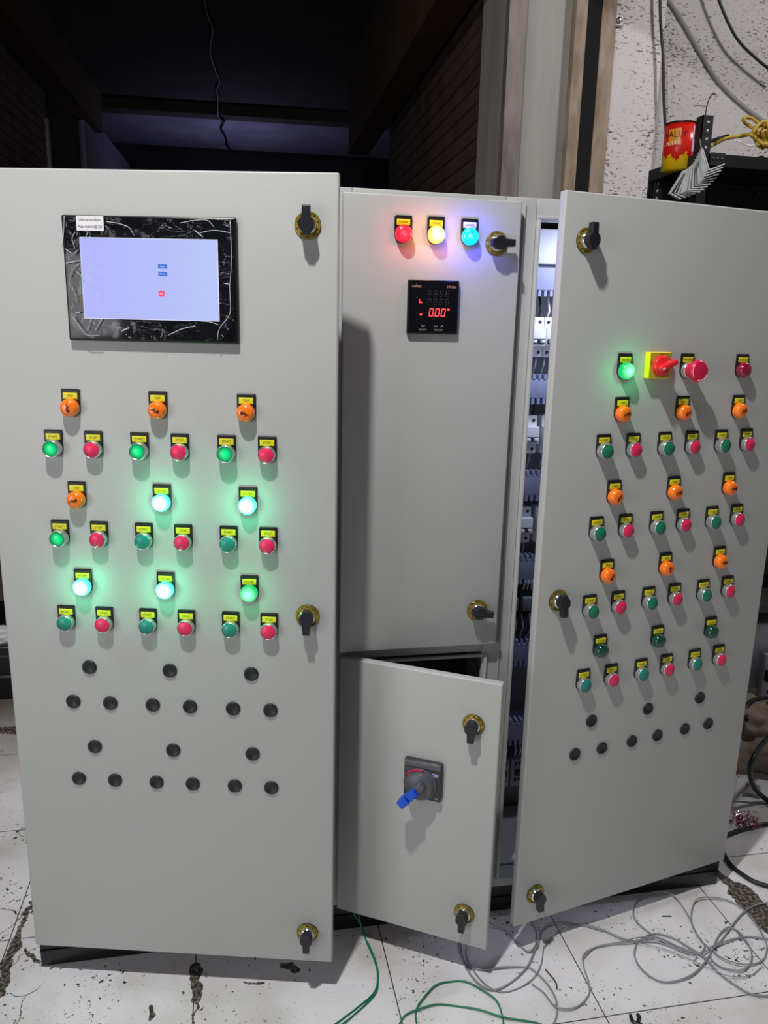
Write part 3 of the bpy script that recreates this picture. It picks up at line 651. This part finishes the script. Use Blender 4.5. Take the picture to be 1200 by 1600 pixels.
lock(RD_, -.5228, 1.403, PI); lock(RD_, -.5233, .769, -.1); lock(RD_, -.5240, .138, -.1)
put('stop_collar', MB().lathe([(.0145, .0035), (.0145, .010), (.0125, .013)], BEZ).mesh('stop_collar'), RD_, (-.277, 0, 1.190), 'satin metal collar')
ER = mat('emergency_red', 'd81848', .35); EP = mat('pale_pink_print', 'f0a0b8', .5)
c = MB(); c.lathe([(.0125, .010), (.0155, .020), (.0145, .024), (.0198, .028), (.0204, .032), (.0196, .0355), (.0165, .037), (0, .037)], ER, 32)
for a0 in (.35, 2.45, 4.5):
    c.tube([(.0172 * math.cos(a0 + k * .2), -.0368, .0172 * math.sin(a0 + k * .2)) for k in range(8)], .0010, EP, 6)
c.build('emergency_stop_mushroom', RD_, (-.277, 0, 1.190), 'red mushroom head of the emergency stop')
YB = mat('yellow_switch_plate', 'e8d20c', .4); RK = mat('red_switch_knob', 'e8202c', .35)
c = MB(); c.box((-.3755, -.013, 1.1750), (-.3245, 0, 1.2225), YB, .002)
c.box((-.3735, -.0134, 1.1768), (-.3265, -.0128, 1.2207), mat('ochre_switch_face', 'c29a2c', .45))
c.text('ON', -.349, .0136, 1.2180, .005, INK); c.text('TRIP', -.3700, .0136, 1.203, .0048, INK, rot=PI / 2); c.text('OFF', -.3315, .0136, 1.2090, .0045, INK); c.text('RESET', -.343, .0136, 1.1800, .0048, INK)
c.build('rotary_switch_plate', RD_, label='square yellow plate of the rotary switch')
c = MB(); c.lathe([(.0182, .013), (.0178, .020), (.0165, .022), (0, .022)], RK, 32)
c.box((-.017, -.036, -.0050), (.022, -.020, .0050), RK, .003, Matrix.Rotation(-.38, 4, 'Y')); c.box((-.014, -.0366, -.0016), (-.009, -.0358, .0016), WHT, 0, Matrix.Rotation(-.38, 4, 'Y'))
c.build('rotary_switch_knob', RD_, (-.350, 0, 1.1985), 'red grip knob of the rotary switch')

# ------------------------------------------------------------------ cables on the floor
def z5(q): return (q[0] / 3.3333 + 840, q[1] / 3.3333 + 1300)
def z4(q): return (q[0] / 3.3333 + 500, q[1] / 3.3333 + 1300)
GC = mat('grey_cable_jacket', '8c8f93', .45); GN = mat('green_wire_jacket', '0b7a50', .4); GS = mat('grey_steel_wire', '7e8286', .4)
def floor_cable(name, pts, r, m, label, group=None, z=0, lift=.004, seed=0, cat='cable', zs=None):
    P = []
    for i, q in enumerate(pts):
        h = r + lift * (.5 + .5 * math.sin(i * 1.7 + seed)) if lift else r
        p = on_z(q, zs[i] if zs else h + z)
        if p.y > -.008 and p.x < 1.49 and p.x > 0: p = on_y(q, -.008)      # hangs down in front of the plinth
        P.append(p)
    c = MB(); c.tube(catmull(P, 8), r, m, 7); o = c.build(name); tag(o, label, cat, group); return o
A_ = [z4(q) for q in ((722, 560), (725, 590), (740, 650), (775, 700), (850, 715), (960, 703), (1070, 705))] + [z5(q) for q in ((-20, 722), (50, 790), (95, 870), (100, 950), (75, 1020))]
B_ = [z4(q) for q in ((733, 560), (735, 600), (750, 680), (790, 750), (850, 805), (920, 820), (1000, 780), (1080, 700), (1125, 600))] + [z5(q) for q in ((0, 600), (20, 520), (60, 480), (130, 470), (240, 485), (340, 510), (430, 550), (510, 570), (620, 575), (740, 610), (840, 635), (880, 660), (950, 740), (1050, 810), (1120, 845), (1230, 858))]
C_ = [z4(q) for q in ((885, 480), (960, 510), (1040, 590), (1090, 622), (1125, 580), (1125, 510), (1095, 470))]
D_ = [z4(q) for q in ((762, 590), (765, 655), (800, 720), (860, 790), (940, 832), (1030, 815), (1110, 760), (1150, 690), (1165, 600))] + [z5(q) for q in ((35, 600), (90, 530), (150, 495), (240, 490), (340, 515))]
E_ = [z5(q) for q in ((-30, 790), (30, 835), (100, 912), (200, 912), (265, 850), (265, 780), (240, 700), (240, 640), (290, 605), (400, 580), (510, 570), (600, 530), (700, 550), (790, 600), (850, 640), (910, 700))]
F_ = [z5(q) for q in ((520, 560), (505, 640), (540, 710), (620, 770), (700, 780), (800, 745), (870, 680), (910, 610), (950, 530), (1000, 495), (1060, 530), (1110, 610), (1110, 680), (1060, 720), (960, 705), (905, 660), (910, 610), (980, 570), (1090, 545), (1230, 562))]
G_ = [z5(q) for q in ((610, 545), (520, 470), (498, 410), (530, 350), (620, 310), (700, 325), (770, 410), (830, 530), (870, 590), (840, 630), (740, 600), (620, 548), (520, 568))]
H_ = [z5(q) for q in ((900, 610), (850, 560), (805, 480), (805, 400), (840, 345), (950, 345), (1040, 380), (1110, 440), (1170, 530), (1195, 600), (1170, 670), (1080, 690), (980, 665), (915, 615), (960, 560), (1010, 490), (1070, 420), (1140, 380), (1230, 362))]
I_ = [z5(q) for q in ((520, 575), (660, 610), (800, 665), (920, 720), (1000, 750), (1100, 750), (1170, 700))]
J_ = [z5(q) for q in ((235, 655), (300, 600), (420, 575), (540, 548), (640, 560), (760, 625), (860, 630), (900, 600), (960, 575))]
gl = ['grey cable curving from under the lower centre door to the bottom edge of the floor', 'long grey cable sweeping from the lower centre door to the right edge',
      'grey cable arc on the floor between the lower centre door and the right door', 'thin grey cable swinging past the right door corner into the tangle',
      'grey cable making the S bend left of the tangle', 'grey cable with the lowest round loop of the tangle', 'grey cable loop nearest the black plinth', 'grey cable with the wide loop reaching the right cracked tile', 'thin grey cable crossing low under the tangle', 'grey cable running beside the S bend into the tangle']
for i, (p_, l_) in enumerate(zip((A_, B_, C_, D_, E_, F_, G_, H_, I_, J_), gl)):
    floor_cable('grey_cable', p_, (.0018, .0019, .0017, .0011, .0016, .0018, .0015, .0016, .0009, .0013)[i], GC, l_, 'tangled grey cables on the floor', z=.0004 * i, seed=i)
W1 = [(165, 385), (175, 420), (220, 500), (245, 580), (280, 660), (300, 740), (285, 830), (200, 910), (80, 1000), (30, 1030)]
W2 = [(192, 390), (200, 425), (225, 530), (260, 600), (295, 690), (302, 770), (282, 850), (180, 950), (110, 1005), (60, 1040)]
W3 = [(400, 1030), (420, 990), (450, 950), (520, 920), (610, 897), (720, 908), (830, 925), (960, 965), (1110, 990), (1160, 1005)]
W4 = [(508, 1020), (498, 950), (520, 890), (600, 800), (680, 780), (760, 780), (850, 825), (920, 880), (950, 960), (958, 1030)]
for p_, l_ in ((W1, 'green wire on the left of the pair coming from under the lower centre door'), (W2, 'green wire on the right of the pair coming from under the lower centre door'), (W3, 'green wire lying flat in a low arc at the bottom edge'), (W4, 'green wire humped in the higher arc at the bottom edge')):
    floor_cable('green_wire', [z4(q) for q in p_], .0017, GN, l_, 'green wires on the floor', seed=len(l_), cat='wire')
TK2 = mat('thick_black_cable', '17181a', .45)
for p_, r_, l_ in (([(1125, 1309), (1137.7, 1304), (1159, 1296), (1182, 1290), (1215, 1285)], .0055, 'thick black cable in front of the bag of pink terminals'),
                   ([(1128, 1325), (1134, 1340), (1145.6, 1355), (1167, 1371), (1185, 1380), (1220, 1390)], .0055, 'thick black cable curving beside the cracked floor at the right edge'),
                   ([(1225, 1130), (1200, 1153), (1185, 1171.6), (1174.5, 1190), (1172, 1211), (1180, 1232), (1195.5, 1247.7), (1220, 1262)], .0070, 'thick black cable looping over the brown cloth'),
                   ([(1166.6, 1125), (1166.6, 1111), (1168, 1101), (1180, 1093), (1215, 1089)], .0060, 'thick black cable looping behind the brown cloth')):
    floor_cable('black_cable', p_, r_, TK2, l_, 'thick black cables at the right', lift=0, zs={8: (.17, .17, .165, .15, .10, .05, .015, .008), 5: (.12, .13, .14, .14, .13)}.get(len(p_) if 'brown' in l_ else 0))
# small litter
c = MB(); c.tube([on_z(z5((648, 438)), .0015), on_z(z5((697, 438)), .0015)], .0014, mat('dark_teal_offcut', '0e5a50', .5)); tag(c.build('wire_offcut'), 'short dark green wire offcut inside the grey tangle', 'wire offcut')
c = MB(); c.tube(catmull([on_z(z5(q), .002) for q in ((40, 715), (75, 755), (98, 790), (100, 818))]), .0013, mat('brown_offcut', '3a2020', .6)); tag(c.build('wire_offcut'), 'short dark brown wire offcut near the grey cables', 'wire offcut')
c = MB(); a = on_z(z5((485, 960)), .003); b = on_z(z5((560, 1010)), .003)
c.tube(catmull([on_z(z5(q), .004) for q in ((484, 955), (495, 985), (520, 1000), (545, 1010), (560, 1040))]), .0035, BLACK); c.tube(catmull([on_z(z5(q), .004) for q in ((520, 950), (530, 965), (525, 990), (550, 1020))]), .0035, BLACK)
tag(c.build('cutting_plier'), 'black jaws of a tool lying at the bottom edge of the floor', 'tool')

# ------------------------------------------------------------------ right: shelf rack with its things
RK_ = mat('black_slotted_angle', '2a2b2d', .5, .3, bump=.2); RK2 = mat('black_shelf_steel', '101112', .45, .2)
P0 = on_y((1092, 240), 1.0); PX, PZ = P0.x, P0.z
rack = empty('shelf_rack', (PX, 1.0, 0)); tag(rack, 'black slotted-angle steel shelf rack behind the right door', 'shelf rack')
def post(x, y, top):
    c = MB(); c.box((x, y, 0), (x + .003, y + .036, top), RK_); c.box((x, y, 0), (x + .036, y + .003, top), RK_)
    z = top - .02
    while z > PZ - .12:
        c.lathe([(.0045, 0), (.0045, .0004), (0, .0004)], mat('slot_seen_through', 'b9b3b3', .8), 10, M=Matrix.Translation((x + .02, y - .0002, z))); z -= .024
    return c.build('post', rack, (0, 0, 0), fix=True)
PT = on_y((1092, 179), 1.0).z
post(0, -.002, PT); post(.95, -.002, PZ); post(0, .27, PZ); post(.95, .27, PZ)
c = MB()
for zz in (PZ - .035,): 
    c.box((0, .002, zz), (.986, .30, zz + .003), RK2); c.box((0.002, -.006, zz), (.986, -.002, zz + .036), RK2); c.box((-.003, .0, zz), (0, .30, zz + .036), RK_); c.box((0, .30, zz), (.986, .303, zz + .036), RK2)
c.box((.036, -.010, PZ - .032), (.085, -.006, PZ + .004), RK_)
for k in range(3): c.lathe([(.0055, 0), (.0055, .0004), (0, .0004)], BLACK, 10, M=Matrix.Translation((.045 + k * .015, -.0102, PZ - .014)))
c.build('shelf_board', rack)
c = MB(); zz = PZ - .26; c.box((0, .002, zz), (.986, .30, zz + .03), RK2); c.box((.0, .28, zz), (.986, .29, PZ - .036), RK2); c.build('shelf_board', rack)
for zz in (.36, .95): MB().box((0, .002, zz), (.986, .30, zz + .03), RK2).build('shelf_board', rack)
# paint can
def canmat():
    m = bpy.data.materials.new('paint_can_print'); m.use_nodes = True; nt = m.node_tree; N = nt.nodes; L = nt.links; b = N['Principled BSDF']; b.inputs['Roughness'].default_value = .25
    tc = N.new('ShaderNodeTexCoord'); sx = N.new('ShaderNodeSeparateXYZ'); L.new(tc.outputs['Object'], sx.inputs[0])
    n = N.new('ShaderNodeTexNoise'); n.inputs['Scale'].default_value = 45; L.new(tc.outputs['Object'], n.inputs['Vector'])
    a = N.new('ShaderNodeMath'); a.operation = 'MULTIPLY_ADD'; a.inputs[1].default_value = .06; L.new(n.outputs['Fac'], a.inputs[0]); L.new(sx.outputs[2], a.inputs[2])
    g = N.new('ShaderNodeMath'); g.operation = 'LESS_THAN'; g.inputs[1].default_value = .066; L.new(a.outputs[0], g.inputs[0])
    mx = N.new('ShaderNodeMix'); mx.data_type = 'RGBA'; L.new(g.outputs[0], mx.inputs[0]); mx.inputs[6].default_value = srgb('d8241a'); mx.inputs[7].default_value = srgb('f0c40c'); L.new(mx.outputs[2], b.inputs['Base Color']); return m
CP = on_y((1062, 243), 1.11); can = empty('paint_can', (CP.x, 1.11, PZ - .032)); tag(can, 'red, yellow and black paint can standing on the rack shelf', 'paint can')
c = MB(); c.add(*(lambda n, r, z0, z1: ([(r * math.cos(2 * PI * k / n), r * math.sin(2 * PI * k / n), z) for z in (z0, z1) for k in range(n)], [(k, (k + 1) % n, n + (k + 1) % n, n + k) for k in range(n)] + [tuple(range(n - 1, -1, -1)), tuple(range(n, 2 * n))]))(40, .054, 0, .135), canmat(), True)
c.build('can_body', can)
def curved(c, a0, a1, z0, z1, m, r=.0546):
    vs = []; n = 10
    for z in (z0, z1):
        for k in range(n + 1): a = a0 + (a1 - a0) * k / n; vs.append((r * math.sin(a), -r * math.cos(a), z))
    c.add(vs, [(k, k + 1, n + 2 + k, n + 1 + k) for k in range(n)], m, True)
c = MB(); curved(c, .15, 1.1, .050, .125, mat('can_text_panel', 'cfcade', .4)); curved(c, .25, .95, .085, .135, BLACK, .0549); curved(c, .15, 1.1, .030, .048, mat('can_pink_band', 'c83a5c', .4), .0548); curved(c, -1.3, -.55, .070, .118, mat('can_orange_panel', 'e0901c', .4))
vs, fs = text_geo('WALLY', .026)
c.add([(.0552 * math.sin(-1.0 + v.x / .054), -.0552 * math.cos(-1.0 + v.x / .054), .100 + v.y) for v in vs], fs, mat('can_black_text', '16110c', .4))
vs, fs = text_geo('PUTTY', .016)
c.add([(.0552 * math.sin(-1.0 + v.x / .054), -.0552 * math.cos(-1.0 + v.x / .054), .074 + v.y) for v in vs], fs, WHT)
c.build('can_label', can)
c = MB()
n = 40; vs = [(r * math.cos(2 * PI * k / n), r * math.sin(2 * PI * k / n), z) for r, z in ((.054, .1352), (.0560, .1355), (.0560, .140), (.052, .141), (.050, .137)) for k in range(n)]
fs = [(j * n + k, j * n + (k + 1) % n, (j + 1) * n + (k + 1) % n, (j + 1) * n + k) for j in range(4) for k in range(n)] + [tuple(4 * n + k for k in range(n))]
c.add(vs, fs, BLACK, True); c.build('lid', can, label='black lid')
# L-shaped clips hanging from the post
def z7(q): return (q[0] / 6 + 1000, q[1] / 6 + 140)
def lerp_path(P, t):
    k = t * (len(P) - 1); i = min(int(k), len(P) - 2); f = k - i; return (P[i][0] + (P[i + 1][0] - P[i][0]) * f, P[i][1] + (P[i + 1][1] - P[i][1]) * f)
SA = [(405, 760), (445, 740), (500, 690), (550, 600), (572, 552)]; SV = [(272, 975), (375, 972), (455, 945), (535, 890), (590, 835), (637, 762)]; SE_ = [(375, 1032), (470, 1000), (570, 960), (640, 905), (700, 845), (750, 770), (785, 705)]
CLIP = mat('white_painted_clip', 'd4d6d6', .4, .1)
NC = 14
for i in range(NC):
    t_ = i / (NC - 1); yy = .93 + .012 * math.sin(i)
    a, v_, e = [on_y(z7(lerp_path(S, t_)), yy) for S in (SA, SV, SE_)]
    c = MB(); hw = .006; th = .0032
    u1 = (a - v_).normalized(); u2 = (e - v_).normalized(); n1 = Vector((u1.z, 0, -u1.x)) * th; n2 = Vector((-u2.z, 0, u2.x)) * th
    inner = v_ + (u1 + u2).normalized() * th * 1.3
    poly = [a, v_, e, e + (n2 if n2.dot(u1) > 0 else -n2), inner, a + (n1 if n1.dot(u2) > 0 else -n1)]
    vs = [p + Vector((0, -hw, 0)) for p in poly] + [p + Vector((0, hw, 0)) for p in poly]
    o_ = Vector(v_); vs = [q - o_ for q in vs]
    c.add(vs, [(0, 1, 4, 5), (1, 2, 3, 4), (11, 10, 7, 6), (10, 9, 8, 7)] + [(k, (k + 1) % 6, 6 + (k + 1) % 6, 6 + k) for k in range(6)], CLIP)
    o = c.build('angle_clip', None, o_)
    NTH = ['lowest', 'second lowest', 'third lowest', 'fourth lowest', 'fifth lowest', 'sixth lowest', 'seventh lowest', 'seventh from the top', 'sixth from the top', 'fifth from the top', 'fourth from the top', 'third from the top', 'second from the top', 'topmost']
    lab = 'white L-shaped steel clip, %s of the fan below the rack post' % NTH[i]
    tag(o, lab, 'clip', 'white L-shaped clips fanned below the rack post')
c = MB(); c.tube([on_y(z7((560, 470)), .96), on_y(z7((575, 560)), .925), on_y(z7((560, 640)), .93), on_y(z7((500, 800)), .93)], .0022, GS, 6)
tag(c.build('hanging_wire'), 'steel wire on the rack post that carries the white clips', 'wire')
c = MB(); TW = mat('dark_twisted_wire', '2a2422', .6)
c.tube(catmull([on_y(z7(q), 1.02) for q in ((612, 240), (622, 180), (640, 110), (670, 50), (712, 42))]), .0018, TW, 6); c.tube(catmull([on_y(z7(q), 1.02) for q in ((505, 155), (560, 152), (625, 158))]), .0014, TW, 6); c.tube(catmull([on_y(z7(q), 1.02) for q in ((668, 52), (690, 30), (700, 28))]), .0013, TW, 6)
tag(c.build('twisted_wire'), 'thin dark twisted wire sticking up from the top of the rack post', 'wire')
# yellow rope bundle
ROPE = mat('yellow_rope', 'c9a63a', .7, bump=1, bscale=160, var=.3, vscale=60)
c = MB()
def rope(pts, y, r=.0058): c.tube(catmull([on_y(z7(q), y + .012 * math.sin(k * 2.1)) for k, q in enumerate(pts)], 6), r, ROPE, 7)
rope([(640, 540), (700, 510), (800, 460), (900, 440), (1000, 425), (1080, 400), (1160, 370), (1240, 350)], 1.06)
rope([(1080, 370), (1010, 330), (970, 290), (985, 262), (1040, 265), (1090, 300), (1130, 350), (1120, 400)], 1.05)
for k in range(12):
    a = 1050 + k * 22; rope([(a + 60, 530 + (k % 3) * 15), (a + 30, 470), (a + 10 + (k % 4) * 18, 400), (a + 60, 330 + (k * 37) % 50), (a + 120, 300 + (k * 23) % 60), (a + 170, 360)], 1.03 + .012 * (k % 4), .0055)
for k in range(6): rope([(1030 + k * 25, 420 + k * 12), (1100 + k * 15, 470 + k * 10), (1160 + k * 12, 510 + (k % 2) * 20), (1260, 540)], 1.02 + .01 * k, .0055)
tag(c.build('rope_bundle'), 'yellow rope bundle heaped on the right end of the rack shelf', 'rope')
# cloths and odds on the shelf
def lump(name, cx, cy, z0, sx, sy, sz, m, label, cat, seed=0, amp=.35, n=26, group=None):
    vs = []; fs = []
    for j in range(n + 1):
        for i in range(n * 2):
            a = 2 * PI * i / (n * 2); ph = PI / 2 * j / n; d = Vector((math.cos(a) * math.cos(ph), math.sin(a) * math.cos(ph), math.sin(ph)))
            k = 1 + amp * mnoise.noise(d * 1.7 + Vector((seed, 0, 0))) + amp * .6 * mnoise.noise(d * 4.1 + Vector((0, seed, 0))) + amp * .25 * abs(mnoise.noise(d * 9 + Vector((0, 0, seed))))
            vs.append((d.x * sx * k, d.y * sy * k, max(0, d.z) ** .8 * sz * k))
    for j in range(n):
        for i in range(n * 2):
            a, b = j * n * 2 + i, j * n * 2 + (i + 1) % (n * 2); fs.append((a, b, b + n * 2, a + n * 2))
    fs.append(tuple(range(n * 2 - 1, -1, -1)))
    c = MB(); c.add(vs, fs, m, True); o = c.build(name, None, (cx, cy, z0)); tag(o, label, cat, group); return o
NV = mat('navy_cloth', '1f2436', .9, bump=.5, bscale=40)
Q = on_y((1165, 238), 1.14); lump('navy_cloth', Q.x + .02, 1.14, PZ - .032, .11, .07, .055, NV, 'crumpled navy blue cloth under the yellow rope on the rack shelf', 'cloth', 3)
c = MB(); c.tube(catmull([on_y(z7(q), 1.03) for q in ((890, 500), (895, 480), (940, 490), (1000, 520), (1050, 525), (1085, 520))]), .0022, WHT, 6); tag(c.build('white_string'), 'short white string lying on the navy cloth', 'string')
c = MB(); c.tube(catmull([on_y(z7(q), 1.08) for q in ((640, 495), (720, 465), (790, 445), (828, 432))]), .006, BLACK, 6); tag(c.build('black_rod'), 'short black tool end lying beside the rope on the rack shelf', 'tool')
# things beyond the right door, near the floor
TAN = mat('brown_carton', '94745c', .8, bump=.3, bscale=20, var=.25)
q = on_y((1196, 925), 1.08); c = MB(); c.box((0, 0, 0), (.32, .2, .20), TAN, .003); c.box((0, -.001, .185), (.32, .0, .19), mat('carton_dark_seam', '4c3a30', .8)); tag(c.build('carton', None, (q.x - .03, 1.03, .391)), 'brown cardboard carton on the lower rack shelf, past the right door edge', 'carton')  # seam is a darker strip high on the carton front
PC = mat('pale_lavender_machine', '9c9aa6', .5, .1); c = MB()
mroot = empty('machine_stand', (2.10, .80, 0)); tag(mroot, 'pale grey metal machine stand on the floor behind the right door', 'machine')
c.box((0, .02, .06), (.28, .17, .30), PC, .006); c.build('housing', mroot)
c = MB(); c.box((.06, -.012, 0), (.12, .008, .20), PC, .006); c.lathe([(.006, 0), (.006, .0006), (0, .0006)], BLACK, 12, M=Matrix.Translation((.09, -.0125, .06))); c.build('leg', mroot)
c = MB(); c.box((.20, -.012, 0), (.26, .008, .20), PC, .006); c.build('leg', mroot)
c = MB(); c.box((-.12, .0, 0.0), (-.005, .16, .34), BLACK, .004); c.box((-.12, -.01, .3405), (.3, .16, .37), mat('dark_rack_edge', '3a3838', .5), .003); tag(c.build('equipment_box', None, (2.10, .82, 0)), 'black equipment box beside the pale machine stand', 'box')
c = MB(); c.tube(catmull([Vector((2.16, .77, .33)), Vector((2.165, .765, .22)), Vector((2.17, .76, .12)), Vector((2.19, .74, .05)), Vector((2.3, .7, .008))]), .0022, CABLE); c.box((2.155, .755, .11), (2.18, .775, .15), BLACK, .003); tag(c.build('power_lead'), 'thin black lead with an inline plug hanging before the pale machine stand', 'cable')
BR = mat('brown_grey_cloth', '9c8c80', .95, bump=.6, bscale=90)
lump('dust_cloth', 2.02, .55, 0, .20, .17, .13, BR, 'crumpled brown-grey cloth heap on the floor beyond the right door', 'cloth', 5, .4)
# loose sheets
def sheet(name, px4, z, m, label, cat='paper'):
    c = MB(); P = [on_z(q, z) for q in px4]; o0 = P[0]; vs = []; n = 10
    for j in range(n + 1):
        for i in range(n + 1):
            s_, t_ = i / n, j / n; p = (P[0] * (1 - s_) + P[1] * s_) * (1 - t_) + (P[3] * (1 - s_) + P[2] * s_) * t_
            vs.append(p + Vector((0, 0, .006 * abs(mnoise.noise(p * 22)) + .0)) - o0)
    c.add(vs, [(j * (n + 1) + i, j * (n + 1) + i + 1, (j + 1) * (n + 1) + i + 1, (j + 1) * (n + 1) + i) for j in range(n) for i in range(n)], m, False)
    o = c.build(name, None, o0); md = o.modifiers.new('t', 'SOLIDIFY'); md.thickness = .0006; tag(o, label, cat); return o
PP = mat('white_paper', 'e2e0e4', .8)
sheet('paper_sheet', [(1145, 1252), (1215, 1256), (1225, 1222), (1152, 1216)], .002, PP, 'crumpled white paper sheets on the floor in front of the brown cloth')
sheet('paper_sheet', [(1162, 1240), (1190, 1244), (1186, 1228), (1166, 1224)], .012, mat('grey_leaflet', '8e8c92', .7), 'small grey printed leaflet lying on the white paper')
# bag of pink terminals
bagm = bpy.data.materials.new('clear_bag_plastic'); bagm.use_nodes = True; nt = bagm.node_tree
for n in list(nt.nodes): nt.nodes.remove(n)
o1 = nt.nodes.new('ShaderNodeOutputMaterial'); t1 = nt.nodes.new('ShaderNodeBsdfTransparent'); g1 = nt.nodes.new('ShaderNodeBsdfGlossy'); g1.inputs['Roughness'].default_value = .1; s1 = nt.nodes.new('ShaderNodeMixShader'); s1.inputs[0].default_value = .08
nt.links.new(t1.outputs[0], s1.inputs[1]); nt.links.new(g1.outputs[0], s1.inputs[2]); nt.links.new(s1.outputs[0], o1.inputs[0])
lump('plastic_bag', 1.705, .215, 0, .055, .050, .03, bagm, 'small clear plastic bag on the floor holding pink terminals', 'plastic bag', 9, .5, 12)
MG = mat('magenta_terminal', 'b0205c', .35)
c = MB()
for k in range(70):
    a = random.uniform(0, 6.28); r_ = .038 * math.sqrt(random.random()); p = Vector((r_ * math.cos(a), r_ * math.sin(a) * .9 - .006, random.uniform(.003, .012))); d = Vector((random.uniform(-1, 1), random.uniform(-1, 1), random.uniform(-.3, .3))).normalized() * .006
    c.tube([p - d, p + d], .0019, MG if k % 4 else CHROME, 6)
o = c.build('cable_terminals', None, (1.705, .215, 0)); tag(o, 'many tiny pink crimp terminals inside the clear bag', 'terminals', None, 'stuff')
# left edge: dark bench things behind the left door
c = MB(); c.box((-.9, 1.22, 0.0), (-.30, 1.7, .19), mat('dark_trolley', '121214', .3), .01); c.box((-.9, 1.213, .08), (-.30, 1.221, .088), mat('trolley_trim', '5a5a60', .3, .5), .001); c.box((-.9, 1.213, .155), (-.30, 1.221, .16), mat('trolley_trim', '5a5a60', .3, .5)); c.box((-.43, 1.210, .175), (-.385, 1.22, .20), WHT, .004)
tag(c.build('dark_chest'), 'low black chest behind the left door at the left edge', 'chest')
MB_ = lump('white_rag', -.40, 1.30, .19, .10, .06, .03, PP, 'small pale rag on top of the low black chest', 'rag', 2, .4, 14)
